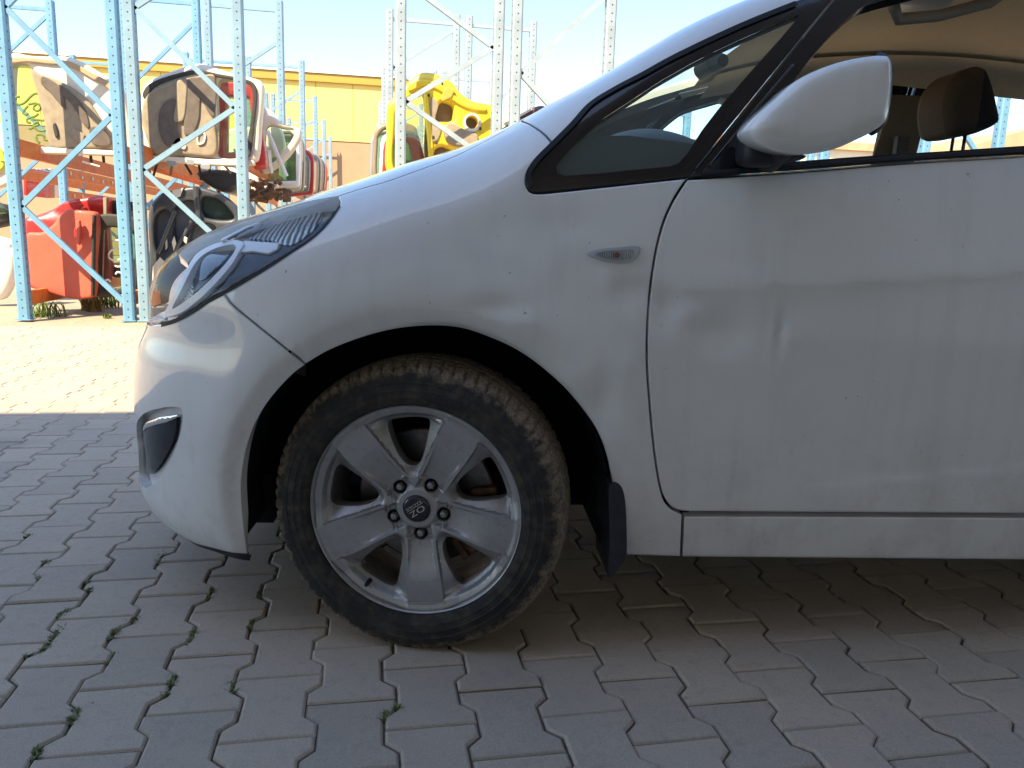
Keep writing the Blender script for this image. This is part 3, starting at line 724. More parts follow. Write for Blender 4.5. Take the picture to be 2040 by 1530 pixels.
panel('rear_quarter', rq, Diag, PAINT, gap=.002, sp=.03, flange=.04)
panel('tailgate', lin([(-1.0, .25), (1.0, .25), (.95, 1.02), (-.95, 1.02)], .05), Tail, PAINT, sp=.06, flange=.02, ring=0, sides=(1,))
panel('rear_glass', lin([(-.9, 1.03), (.9, 1.03), (.75, 1.34), (-.75, 1.34)], .05), Tail, GLASS, sp=.06, flange=0, ring=0, sides=(1,))

# =================================================================== CAR: wheels
def mat_tyre():
    m, n, l, b = new_mat('muddy_tyre'); setp(b, rough=.85, col=(.02, .02, .022))
    c, s = sep(n, l); r2 = math_n(n, l, 'SQRT', math_n(n, l, 'ADD', math_n(n, l, 'POWER', s.outputs[0], 2.0), math_n(n, l, 'POWER', s.outputs[2], 2.0)))
    mr = n.new('ShaderNodeMapRange'); mr.inputs[1].default_value = .262; mr.inputs[2].default_value = .306; l.new(r2, mr.inputs[0])
    t = noise(n, l, 34, 6, .65); t2 = noise(n, l, 160, 4, .6)
    a = math_n(n, l, 'ADD', mr.outputs[0], math_n(n, l, 'MULTIPLY', math_n(n, l, 'SUBTRACT', t.outputs[0], .5), 1.5))
    k = ramp(n, l, a, [(.55, 0.), (.95, 1.)])
    k2 = math_n(n, l, 'MULTIPLY', k.outputs[0], ramp(n, l, t2.outputs[0], [(.3, .25), (.6, 1.)]).outputs[0])
    sw = ramp(n, l, t.outputs[0], [(.45, 0.), (.8, .25)])
    k3 = math_n(n, l, 'MAXIMUM', math_n(n, l, 'MULTIPLY', k2, .85), sw.outputs[0])
    col = mix(n, l, (.022, .021, .021), (.31, .24, .165), k3); l.new(col, b.inputs['Base Color'])
    bump(n, l, b, t2.outputs[0], .35, .004); return m
TYRE = mat_tyre()
def mat_alloy():
    m, n, l, b = new_mat('silver_alloy'); setp(b, rough=.4, metal=.6, coat=.12, coatr=.2)
    t = noise(n, l, 14, 6, .65); t2 = noise(n, l, 90, 4)
    d = ramp(n, l, t.outputs[0], [(.50, 0.), (.80, .45)]); f = ramp(n, l, t2.outputs[0], [(.55, 0.), (.75, .4)])
    c, s = sep(n, l); r2 = math_n(n, l, 'SQRT', math_n(n, l, 'ADD', math_n(n, l, 'POWER', s.outputs[0], 2.0), math_n(n, l, 'POWER', s.outputs[2], 2.0)))
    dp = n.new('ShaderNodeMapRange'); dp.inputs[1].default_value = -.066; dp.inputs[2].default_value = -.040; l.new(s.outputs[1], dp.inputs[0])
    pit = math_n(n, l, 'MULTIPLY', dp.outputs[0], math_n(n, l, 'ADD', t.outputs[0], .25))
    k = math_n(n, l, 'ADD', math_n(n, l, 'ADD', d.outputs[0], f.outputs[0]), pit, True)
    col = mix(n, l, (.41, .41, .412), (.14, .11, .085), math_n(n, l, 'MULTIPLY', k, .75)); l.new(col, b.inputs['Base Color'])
    mr = n.new('ShaderNodeMapRange'); mr.inputs[3].default_value = .34; mr.inputs[4].default_value = .72; l.new(k, mr.inputs[0]); l.new(mr.outputs[0], b.inputs['Roughness'])
    return m
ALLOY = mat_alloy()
RUST = simple('rusty_disc', (.16, .085, .05), .6, .5, var=.5, scale=40, bumps=.2)
DISCM = simple('worn_disc', (.22, .20, .19), .35, .9, var=.2, scale=60)
BOLT = simple('steel_bolt', (.32, .32, .33), .4, .85, var=.2, scale=200)
CAPM = simple('black_cap', (.008, .010, .018), .25, 0, .5)
LETTER = simple('silver_lettering', (.55, .52, .47), .5, .3)

def tyre_mesh():
    lugs, sub = 76, 6; n = lugs*sub
    # profile: (y, r, kind) from inner bead to outer bead; kind 0 plain, 1 tread rib, 2 groove, 3 shoulder block, 4 upper sidewall lug
    half = [(.0, .3160, 1), (.011, .3160, 1), (.0125, .308, 2), (.0175, .308, 2), (.019, .3158, 1), (.041, .3150, 1), (.0425, .307, 2), (.048, .307, 2), (.0495, .3142, 3), (.062, .3125, 3), (.076, .3092, 3), (.086, .3030, 3), (.0925, .2960, 4), (.0965, .2900, 4), (.0985, .2840, 0), (.1004, .2760, 0), (.1018, .2748, 0), (.1018, .2728, 0), (.1010, .2715, 0), (.1022, .2620, 0), (.1034, .2600, 0), (.1034, .2575, 0), (.1022, .2560, 0), (.1018, .2470, 0), (.1028, .2455, 0), (.1026, .2430, 0), (.1014, .2415, 0), (.1000, .2345, 0), (.0985, .2310, 0), (.0965, .2285, 0), (.0930, .2270, 0), (.084, .2264, 0), (.070, .2264, 0)]
    prof = [(-y, r, k) for y, r, k in half[::-1]]+half[1:]
    m = len(prof); V = np.zeros((n, m, 3))
    for i in range(n):
        th = 2*math.pi*i/n
        for j, (y, r, k) in enumerate(prof):
            ph = (i/sub+(abs(y)-.05)*(9 if k != 4 else 0)+(.5 if y > 0 else 0)) % 1.0
            rr = r
            if k == 3 and ph < .25: rr -= .006
            if k == 4 and ((i/sub+.4+(.5 if y > 0 else 0)) % 1.0) < .25: rr -= .0035
            if k == 1 and abs(y) > .015 and ph < .10: rr -= .004
            V[i, j] = (rr*math.cos(th), y, rr*math.sin(th))
    V = V.reshape(-1, 3)
    z = V[:, 2]; low = z < -.3045
    rr = np.hypot(V[:, 0], V[:, 2]); bulge = np.exp(-((V[:, 2]+.28)/.05)**2)*np.exp(-(V[:, 0]/.10)**2)*.007*(rr < .305)
    V[:, 1] += np.sign(V[:, 1])*bulge; V[low, 2] = -.3045
    F = []
    for i in range(n):
        k = (i+1) % n
        for j in range(m-1): F.append((i*m+j, i*m+j+1, k*m+j+1, k*m+j))
    return V, F
SPK = [rad(-83+72*k) for k in range(5)]
def rim_o(x, z):
    r = np.hypot(x, z); th = np.arctan2(z, x)
    dl = np.min(np.abs((th[:, None]-np.array(SPK)[None]+math.pi) % (2*math.pi)-math.pi), axis=1)
    t = r*np.sin(np.minimum(dl, math.pi/2))
    o = .066+.016*sst((r-.045)/.13)
    f = .0275+.007*sst((r-.07)/.12); e = f+.0055
    near = sst((r-.066)/.022)
    drop = (.005*np.clip((t-e)/.0016, 0, 1)+.027*np.clip((t-e)/.032, 0, 1))*near*(1-.75*sst((r-.188)/.022))
    chan = .0095*np.clip((f-t)/.0045, 0, 1)*(1-sst((r-.075)/.085))*sst((r-.040)/.012)
    lip = .004*sst((r-.2085)/.010)-.006*sst((.2085-r)/.01)*sst((r-.195)/.008)*(t > e)
    return o-drop-chan+lip
def rim_mesh():
    def circ(r, n, cx=0, cz=0): return np.array([(cx+r*math.cos(2*math.pi*i/n), cz+r*math.sin(2*math.pi*i/n)) for i in range(n)])
    W = [(.005, .090), (.015, .0965), (.0255, .113), (.0345, .136), (.0415, .160), (.0455, .176), (.0435, .187), (.034, .1915), (.016, .1935)]
    shp = [(a, b) for a, b in W]+[(-a, b) for a, b in W[::-1]]
    holes = [circ(.0302, 48)]
    for s in SPK:
        m = s+rad(36); d = np.array([math.cos(m), math.sin(m)]); p = np.array([-d[1], d[0]])
        holes.append(catmull([d*b+p*a for a, b in shp], .005, True))
        holes.append(circ(.0145, 22, .057*math.cos(s), .057*math.sin(s)))
    rings = []
    for s in SPK:
        d = np.array([math.cos(s), math.sin(s)]); p = np.array([-d[1], d[0]])
        for ex, r0, r1 in ((.0055, .069, .2065), (0., .073, .160)):
            rr = np.linspace(r0, r1, 30); hw = .0275+.007*sst((rr-.07)/.12)+ex
            xx = np.sqrt(np.maximum(rr**2-hw**2, 1e-6))
            rings.append(np.concatenate([d*xx[:, None]+p*hw[:, None], (d*xx[:, None]-p*hw[:, None])[::-1]]))
    W2, T, L = triangulate(circ(.2225, 220), holes, .0036, rings)
    o = rim_o(W2[:, 0], W2[:, 1]); V = [(a, -h, b) for (a, b), h in zip(W2, o)]; F = []
    for t in T: F.append(tuple(t[::-1]) if False else tuple(t))
    a = np.array(V)[T]; nn = np.cross(a[:, 1]-a[:, 0], a[:, 2]-a[:, 0])
    if nn[:, 1].mean() > 0: F = [f[::-1] for f in F]
    for li, lp in enumerate(L):
        if li == 0: continue
        dep = .03 if (li >= 2 and li % 2 == 0) else .034; n0 = len(V); m = len(lp)
        V += [V[i] for i in lp]
        V += [(V[i][0]*(1.0), V[i][1]+dep, V[i][2]) for i in lp]
        for j in range(m):
            k = (j+1) % m; F.append((n0+j, n0+k, n0+m+k, n0+m+j))
    return V, F
class WheelParts: pass
def text_mesh(body, size, name, mat, parent, M, extr=.0006, font_space=1.0):
    cu = bpy.data.curves.new(name, 'FONT'); cu.body = body; cu.size = size; cu.align_x = 'CENTER'; cu.align_y = 'CENTER'; cu.extrude = extr; cu.space_character = font_space
    t = bpy.data.objects.new(name, cu); COL.objects.link(t); bpy.context.view_layer.update()
    me = bpy.data.meshes.new_from_object(t.evaluated_get(bpy.context.evaluated_depsgraph_get()))
    bpy.data.objects.remove(t); me.name = name; me.materials.clear(); me.materials.append(mat); me.transform(M)
    return link(bpy.data.objects.new(name, me), parent)
tv, tf = tyre_mesh(); rv_, rf_ = rim_mesh()
def make_wheel():
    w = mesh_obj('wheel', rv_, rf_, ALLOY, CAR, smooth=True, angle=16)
    mesh_obj('tyre', tv, tf, TYRE, w, smooth=True, angle=32)
    b = MB(); b.lathe([(.2222, -.0858), (.2235, -.0890), (.2250, -.0898), (.2262, -.0880), (.2262, -.080), (.2120, -.070), (.2040, -.060), (.1960, -.040), (.1930, .0), (.1960, .07), (.215, .085), (.222, .09)], 204, 'y')
    b.build('rim_barrel', ALLOY, w, smooth=True, angle=50)
    b = MB(); b.lathe([(.0005, -.0715), (.012, -.0713), (.022, -.0705), (.0275, -.0690), (.0295, -.0665), (.0296, -.055)], 48, 'y'); cap = b.build('hub_cap', CAPM, w, smooth=True, angle=60)
    b = MB(); b.lathe([(.0298, -.055), (.0298, -.0672), (.0306, -.0680), (.0312, -.0665), (.0312, -.055)], 48, 'y'); b.build('cap_ring', ALLOY, w, smooth=True)
    # lettering: upside down, reading towards lower left
    a = rad(216); ex = Vector((math.cos(a), 0, math.sin(a))); ey = Vector((-math.sin(a), 0, math.cos(a)))
    def MT(cx, cy): 
        c = ex*cx+ey*cy+Vector((0, -.0722, 0)); return Matrix(((ex.x, ey.x, 0, c.x), (0, 0, -1, c.y), (ex.z, ey.z, 0, c.z), (0, 0, 0, 1)))
    text_mesh('OZ', .0205, 'lettering', LETTER, cap, MT(0, .0045) @ Matrix.Diagonal((1.25, .85, 1, 1)))
    text_mesh('RACING', .0066, 'lettering', LETTER, cap, MT(0, -.0095) @ Matrix.Diagonal((1.35, 1, 1, 1)), font_space=1.25)
    b = MB(); c0 = ex*(-.021)+ey*(-.0048)+Vector((0, -.0722, 0)); c1 = ex*(.021)+ey*(-.0048)+Vector((0, -.0722, 0)); b.bar(c0, c1, .0009, .0009); b.build('letter_rule', LETTER, cap)
    for s in SPK:
        cx, cz = .057*math.cos(s), .057*math.sin(s)
        b = MB(); b.tube([(cx, -.036, cz), (cx, -.056, cz), (cx, -.0585, cz)], [.0098, .0098, .0080], 6); b.tube([(cx, -.0585, cz), (cx, -.0635, cz), (cx, -.0650, cz)], [.0068, .0064, .0048], 14)
        nut = b.build('lug_nut', BOLT, w, smooth=True, angle=30)
        b = MB(); b.lathe([(.0015, -.035), (.0145, -.035), (.0152, -.06)], 20, 'y'); o = b.build('lug_pocket', DARK, w); o.location = (cx, 0, cz)
    av = rad(-121); b = MB(); b.tube([(.2*math.cos(av), -.066, .2*math.sin(av)), (.199*math.cos(av), -.082, .199*math.sin(av)), (.198*math.cos(av), -.094, .198*math.sin(av))], [.0055, .0048, .0042], 12); b.build('valve', RUBBER, w, smooth=True, angle=40)
    b = MB()
    for q in range(2): b.box((.2060*math.cos(rad(-47)), -.0745, .2060*math.sin(rad(-47))), (.003, .003, .003))
    return w
W0 = make_wheel()
def brake(parent, side):
    b = MB(); b.lathe([(.06, -.01), (.150, -.01), (.152, -.004), (.152, .012), (.148, .018), (.06, .018)], 64, 'y'); d = b.build('brake_disc', DISCM, parent, smooth=True, angle=40)
    b = MB(); b.lathe([(.03, -.045), (.062, -.043), (.068, -.03), (.07, -.008)], 40, 'y'); b.build('hub', RUST, d, smooth=True, angle=40)
    b = MB(); b.lathe([(.1495, -.0105), (.1525, -.0095), (.1530, .012), (.149, .0185)], 64, 'y'); b.build('disc_rim', RUST, d, smooth=True)
    M_ = MB()
    for k in range(9):
        a = rad(-25+ (k-4)*8); a2 = rad(-25+(k-3)*8)
        M_.bar((.135*math.cos(a), -.005, .135*math.sin(a)), (.135*math.cos(a2), -.005, .135*math.sin(a2)), .06, .055, up=(0, 1, 0))
    M_.build('caliper', RUST, d, bevel=.006)
    return d
def copy_tree(o, parent):
    c = o.copy(); COL.objects.link(c); c.parent = parent
    for ch in list(o.children): copy_tree(ch, c)
    return c
HUBZ = .3045
W0.location = (0, -.772, HUBZ); W0.rotation_euler = (0, 0, rad(-12))
W0['label'] = 'muddy front wheel with five spoke silver alloy rim'
d0 = brake(CAR, 1); d0.location = (0.004, -.745, HUBZ); d0.rotation_euler = (0, 0, rad(-12))
for (u, y, rz) in ((0, .772, 180-12), (2.615, -.772, 0), (2.615, .772, 180)):
    w = copy_tree(W0, CAR); w.location = (u, y, HUBZ); w.rotation_euler = (0, 0, rad(rz))
    if 'label' in w: del w['label']
# wheel housings, underbody
LINER = simple('wheel_liner', (.012, .012, .013), .95, var=.4, scale=30, bumps=.3)
for c in (0., 2.615):
    for s in (1, -1):
        V = []; F = []; n = 40
        for i in range(n+1):
            a = rad(-13+206*i/n); r = .394
            x = c+r*math.cos(a); z = .305+r*math.sin(a)
            vv_ = min(.862, float(side3([(x, max(z, .2))])[0][1])-.022); V += [(x, -s*vv_, z), (x, -s*.45, z)]
        for i in range(n): F.append((2*i, 2*i+1, 2*i+3, 2*i+2))
        n0 = len(V); V.append((c, -s*.45, .305)); V2 = [2*i+1 for i in range(n+1)]
        for i in range(n): F.append((n0, V2[i], V2[i+1]))
        mesh_obj('wheel_liner', V, F, LINER, CAR, smooth=True, angle=40)
b = MB(); b.box((1.3, 0, .20), (1.75, 1.40, .07)); b.box((1.3, 0, .225), (3.4, 1.1, .02)); b.box((-.46, 0, .24), (.18, 1.2, .12)); b.box((.55, 0, .60), (.05, 1.5, .75)); b.box((1.3, 0, .17), (2.2, .25, .07)); b.box((.15, 0, .19), (.5, .8, .05)); b.build('underbody', DARK, CAR)
b = MB(); b.tube([(0, -.72, .30), (0, -.45, .26), (.1, 0, .24), (0, .45, .26), (0, .72, .30)], .022, 10); b.build('suspension_arm', RUST, CAR)
# mud flap behind the front wheel
fp = on_v(catmull([(1214, 966), (1228, 962), (1240, 972), (1246, 1000), (1249, 1060), (1248, 1106), (1238, 1128), (1222, 1148), (1212, 1150), (1214, 1080), (1213, 1010)], 6, True), .875)
def extrude_outline(name, P, depth, mat, parent, sides=(1,), inward=True, bev=.003):
    out = []
    for s in sides:
        Q = local(P, s); m = len(Q); V = list(Q)+[(q[0], q[1]+s*depth, q[2]) for q in Q]; F = [tuple(range(m)), tuple(range(2*m-1, m-1, -1))]+[(i, m+i, m+(i+1) % m, (i+1) % m) for i in range(m)]
        o = mesh_obj(name, V, F, mat, parent if not isinstance(parent, dict) else parent[s])
        bm = bmesh.new(); bm.from_mesh(o.data); bmesh.ops.recalc_face_normals(bm, faces=bm.faces); bm.to_mesh(o.data); bm.free()
        if bev: q = o.modifiers.new('bevel', 'BEVEL'); q.width = bev; q.segments = 2; q.limit_method = 'ANGLE'
        out.append(o)
    return out
extrude_outline('mud_flap', fp, .16, simple('flap_rubber', (.022, .025, .034), .5, var=.3, scale=40, bumps=.1), CAR, (1, -1))

# ---- side repeater
REP_G = mat_glass('repeater_glass', (.92, .92, .92), 1.1)
rep = [(1168, 505), (1188.6, 497), (1230, 493), (1268, 490), (1275, 496), (1268, 514), (1250, 524), (1219, 524), (1188.6, 516)]
rl = Diag.to2(hit(catmull(rep, 5, True)))
rs = panel('side_repeater', rl, Diag, SILVER, CAR, off=-.002, sp=.006, flange=.006, ring=.0015); RS = {1: rs[0], -1: rs[1]}
rin = [(1184, 506), (1205, 501), (1235, 499), (1262, 498), (1264, 504), (1256, 514), (1240, 518), (1215, 517), (1196, 512)]
REPR, _n, _l, _b = new_mat('repeater_reflector'); setp(_b, col=(.70, .69, .69), rough=.3, metal=.3)
_w = _n.new('ShaderNodeTexWave'); _w.inputs['Scale'].default_value = 70; _l.new(mapping(_n, _l, 'Object', (1, 0, .15)), _w.inputs['Vector']); bump(_n, _l, _b, _w.outputs[0], .8, .01)
panel('reflector', Diag.to2(hit(catmull(rin, 5, True))), Diag, REPR, RS, off=-.0032, sp=.004, flange=.003, ring=0)
panel('bulb', Diag.to2(hit(catmull([(1221, 508), (1227, 503), (1234, 506), (1233, 512), (1226, 514)], 2, True))), Diag, simple('amber_bulb', (.42, .14, .08), .3), RS, off=-.0042, sp=.002, flange=.002, ring=0)
panel('lens', rl, Diag, REP_G, RS, off=-.006, sp=.008, flange=.005, ring=.001)

# ---- pillow shapes (mirror, headrests)
def pillow(name, P2, to3, nrm, front, back, mat, parent, sp=.01, pw=2.2, keep=None):
    """closed cushion from a 2-D outline: to3 maps outline plane to space, domed by front/back along nrm"""
    lp = ccw(np.asarray(P2)); W2, T, L = triangulate(lp, [], sp, [offset_poly(lp, sp*.35)])
    d = dist_poly(W2, lp); dm = max(d.max(), 1e-6); bset = set(L[0])
    q = np.clip(d/dm, 0, 1); h = (1-(1-q)**pw)**(1/pw)
    A = np.array([to3(w) for w in W2]); nrm = np.array(nrm, float)
    V = list(A+nrm*(front*h)[:, None]); m = len(V); mp = {}
    for i in range(m):
        if i in bset: mp[i] = i
        else: mp[i] = len(V); V.append(A[i]-nrm*(back*h[i]))
    F = [tuple(t) for t in T]+[tuple(mp[i] for i in t[::-1]) for t in T]
    a = np.array(V)[np.array(F[:len(T)])]; nn = np.cross(a[:, 1]-a[:, 0], a[:, 2]-a[:, 0]).sum(0)
    if nn@nrm < 0: F = [f[::-1] for f in F]
    return mesh_obj(name, V, F, mat, parent, smooth=True, angle=70)
def pill_px(name, pts, v, front, back, mat, parent, sp=.012, step=6, pw=2.2, side=1):
    P = on_v(catmull(pts, step, True), v)
    return pillow(name, P[:, [0, 2]], lambda w: (w[0], -v*side, w[1]), (0, -side, 0), front, back, mat, parent, sp, pw)
MIRR = [(1490, 257), (1500, 240), (1516.5, 222), (1552, 190), (1587, 160), (1628, 139), (1675, 123), (1719, 114.5), (1752, 113), (1763, 118), (1768, 135), (1767, 183), (1758, 240), (1743, 258), (1705, 279), (1658, 298), (1605, 307), (1569, 304), (1534, 295), (1507.6, 282), (1493, 268)]
for s in (1, -1):
    vm = .985
    mir = pill_px('door_mirror', MIRR, vm, .035, .12, PAINT, DR[s], .008, side=s, pw=3.3)
    if s == 1: mir['label'] = 'white painted door mirror housing with black base'
    rim = [(1755, 112), (1768, 117), (1774, 135), (1773, 184), (1763, 244), (1745, 262), (1738, 258), (1752, 240), (1760, 183), (1762, 135), (1757, 120)]
    rb = MB()
    for dv, rr in ((.006, .0085), (-.02, .010)):
        P = local(on_v(catmull([(1748, 115), (1758, 118), (1765, 129), (1767, 150), (1765, 184), (1756, 238), (1744, 254), (1733, 261)], 6), vm+dv), s); rb.tube([tuple(q) for q in P], rr, 10)
    rb.build('mirror_rim', BLACKPLASTIC, mir, smooth=True)
    P = on_v(lin([(1769, 125), (1771, 135), (1769, 184), (1760, 240), (1750, 250)], 8, False), vm)
    V = []; 
    for q in P: V += [(q[0]-.004, -s*(q[1]-.012), q[2]), (q[0]-.004, -s*(q[1]-.10), q[2])]
    mesh_obj('mirror_glass', V, [(2*i, 2*i+1, 2*i+3, 2*i+2) for i in range(len(P)-1)], CHROME, mir)
    base = [(1489, 257), (1478, 264), (1475, 285), (1475, 322), (1485, 331), (1515, 334), (1545, 330), (1602, 316), (1600, 309), (1566, 305), (1534, 297), (1507, 284), (1494, 271)]
    pill_px('mirror_base', base, .885, .03, .06, BLACKPLASTIC, mir, .008, side=s)
    b = MB(); c = on_v([(1545, 300)], .90)[0]; b.tube([(c[0], -s*.86, c[2]-.01), (c[0]+.01, -s*.93, c[2]+.012)], [.03, .024], 14); b.build('mirror_arm', BLACKPLASTIC, mir, smooth=True, angle=50)

# ---- interior
SEATM = simple('brown_seat_fabric', (.10, .075, .055), .95, var=.2, scale=200, bumps=.15)
SEATD = simple('dark_seat_fabric', (.022, .022, .026), .9, var=.2, scale=200, bumps=.15)
def lit_shaded(x0):  # lit brown part and shaded dark part of the headrest put into colour
    if 'lit_shaded_fabric' in MATS: return MATS['lit_shaded_fabric']
    m, n, l, b = new_mat('lit_shaded_fabric'); setp(b, rough=.95); c, s = sep(n, l); t = noise(n, l, 200)
    k = math_n(n, l, 'GREATER_THAN', s.outputs[0], x0); l.new(mix(n, l, ramp(n, l, t.outputs[0], [(.3, (.085, .063, .046)), (.7, (.12, .09, .064))]).outputs[0], (.03, .03, .036), k), b.inputs['Base Color']); return m
DASHM = simple('dashboard_plastic', (.17, .185, .19), .6, var=.12, scale=220, bumps=.15)
prof = [(.16, 1.06), (.28, 1.085), (.42, 1.09), (.55, 1.08), (.63, 1.045), (.655, .98), (.65, .86), (.60, .62), (.3, .6), (.16, .7)]
V = []; F = []; ys = np.linspace(-.70, .70, 25); m = len(prof)
for y in ys:
    for u, z in prof: V.append((u+.05*(1-(y/.7)**2)*(1 if u > .5 else -1.2), y, z+.012*(1-(y/.7)**2)))
for i in range(len(ys)-1):
    for j in range(m): F.append((i*m+j, i*m+(j+1) % m, (i+1)*m+(j+1) % m, (i+1)*m+j))
F += [tuple(range(m)), tuple(range(len(V)-m, len(V)))]
dash = mesh_obj('dashboard', V, F, DASHM, CAR, smooth=True, angle=50)
V = []; F = []; n1, n2 = 14, 20
for i in range(n1+1):
    for j in range(n2+1):
        a = math.pi*j/n2; t = i/n1; V.append((.42+.24*t, -.36+.20*math.cos(a), 1.06+.09*math.sin(a)*math.sin(math.pi*min(1, .25+.55*t))))
for i in range(n1):
    for j in range(n2): F.append((i*(n2+1)+j, i*(n2+1)+j+1, (i+1)*(n2+1)+j+1, (i+1)*(n2+1)+j))
mesh_obj('instrument_hood', V, F, DASHM, dash, smooth=True)
b = MB(); c = Vector((.76, -.36, .93)); ax = Vector((.92, 0, .39)).normalized(); e1 = Vector((0, 1, 0)); e2 = ax.cross(e1)
b.tube([c+(e1*math.cos(2*math.pi*k/36)+e2*math.sin(2*math.pi*k/36))*.185 for k in range(37)], .015, 10, False)
for a in (0, 140, 220, 180): b.bar(c, c+(e1*math.cos(rad(a+90))+e2*math.sin(rad(a+90)))*.18, .04, .02)
b.tube([c-ax*.04, c+ax*.02], [.07, .06], 20); b.build('steering_wheel', TRIM, CAR, smooth=True, angle=50)
hr = [(1826, 205), (1834, 180), (1846, 164), (1868, 150), (1893, 143), (1917, 142), (1932, 152), (1950, 184), (1962, 216), (1971, 246), (1968, 254), (1945, 263), (1900, 274), (1850, 276), (1838, 270), (1830, 250), (1825, 228)]
for s, vv in ((-1, -.37), (1, .37)):
    P = on_v(catmull(hr, 8, True), -.37); P[:, 0] = 1.02*P[:, 0].max()-.02*P[:, 0].min()+(P[:, 0]-P[:, 0].max())*.72-.03; A = P[:, [0, 2]]
    seat = empty('seat', (0, 0, 0), 0, CAR) if False else None
    lp = ccw(A); W2, T, L = triangulate(lp, [], .02, [offset_poly(lp, .012)])
    d = dist_poly(W2, lp); h = np.sqrt(1-(1-np.clip(d/.04, 0, 1))**2); yc = -vv
    V = [(w[0], yc-.07-.045*q, w[1]) for w, q in zip(W2, h)]; mm = len(V); V += [(w[0], yc+.07+.045*q, w[1]) for w, q in zip(W2, h)]
    F = [tuple(t) for t in T]+[tuple(i+mm for i in t[::-1]) for t in T]; bl_ = L[0]
    for j in range(len(bl_)): k = (j+1) % len(bl_); F.append((bl_[j], bl_[k], bl_[k]+mm, bl_[j]+mm))
    sb = MB(); c0 = P[:, 0].mean(); zb_ = P[:, 2].min()
    # seat back
    sv = []
    for z, x0, x1, hw in ((.45, c0-.36, c0-.16, .25), (.60, c0-.34, c0-.12, .26), (.80, c0-.26, c0-.05, .25), (.95, c0-.16, c0+.0, .22), (1.03, c0-.10, c0+.01, .16)):
        for k in range(16):
            a = 2*math.pi*k/16; sv.append(((x0+x1)/2+(x1-x0)/2*math.copysign(abs(math.cos(a))**.6, math.cos(a)), yc+hw*math.copysign(abs(math.sin(a))**.6, math.sin(a)), z))
    sf = [(r*16+k, r*16+(k+1) % 16, (r+1)*16+(k+1) % 16, (r+1)*16+k) for r in range(4) for k in range(16)]+[tuple(range(64, 80))]
    seat = mesh_obj('seat', sv, sf, SEATM, CAR, smooth=True, angle=60)
    o = mesh_obj('headrest', V, F, lit_shaded(c0+.015), seat, smooth=True, angle=60)
    bm = bmesh.new(); bm.from_mesh(o.data); bmesh.ops.recalc_face_normals(bm, faces=bm.faces)
    bm.to_mesh(o.data); bm.free()
    for dx in (-.05, .05):
        for du in (.0, .0):
            pass
    for du, dy in ((-.005, -.07), (.04, .07)):
        b = MB(); b.tube([(c0+du, yc+dy, .95), (c0+du+.01, yc+dy, zb_+.05)], .006, 8); b.build('headrest_rod', CHROME, seat, smooth=True)
BTRIM = simple('pillar_trim_beige', (.30, .235, .16), .85, var=.1, scale=80)
bt = joinl(sd([(1.66, 1.0), (1.89, 1.0), (1.865, 1.25), (1.845, o_[2]+.09), (1.66, o_[2]+.09), (1.695, 1.40), (1.69, 1.2)]))
ptr = panel('centre_pillar_trim', bt, Diag, BTRIM, off=.045, sp=.03, flange=-1, ring=0)
for s in (1, -1):
    b = MB(); b.box((1.77, -s*.66, 1.27), (.05, .03, .075)); b.bar((1.77, -s*.655, 1.26), (1.76, -s*.68, .8), .045, .004, up=(0, 1, 0)); b.build('seat_belt', TRIM, CAR, bevel=.006)
# grab handle and interior lamp
hh = side3([(1.0, ap[2]-.03)])[0]
for s in (1, -1):
    b = MB(); b.tube([(1.02, -s*.60, 1.40), (1.05, -s*.565, 1.385), (1.15, -s*.555, 1.40), (1.26, -s*.57, 1.43), (1.29, -s*.60, 1.46)], .013, 10); b.build('grab_handle', simple('handle_beige', (.36, .30, .22), .7) if 'handle_beige' not in MATS else MATS['handle_beige'], CAR, smooth=True)
b = MB(); b.lathe([(.001, -.02), (.07, -.02), (.085, -.01), (.09, .0)], 24, 'z'); o = b.build('interior_lamp', simple('lamp_diffuser', (.8, .78, .72), .4), CAR, smooth=True, angle=50); o.location = (1.32, -.18, 1.555)
b = MB(); b.tube([(.80, -.10, 1.385), (.79, -.05, 1.39), (.785, .05, 1.39), (.80, .10, 1.385)], [.018, .028, .028, .018], 12); b.tube([(.785, 0, 1.40), (.77, 0, 1.45)], .01, 8); b.build('interior_mirror', BLACKPLASTIC, CAR, bevel=.012)

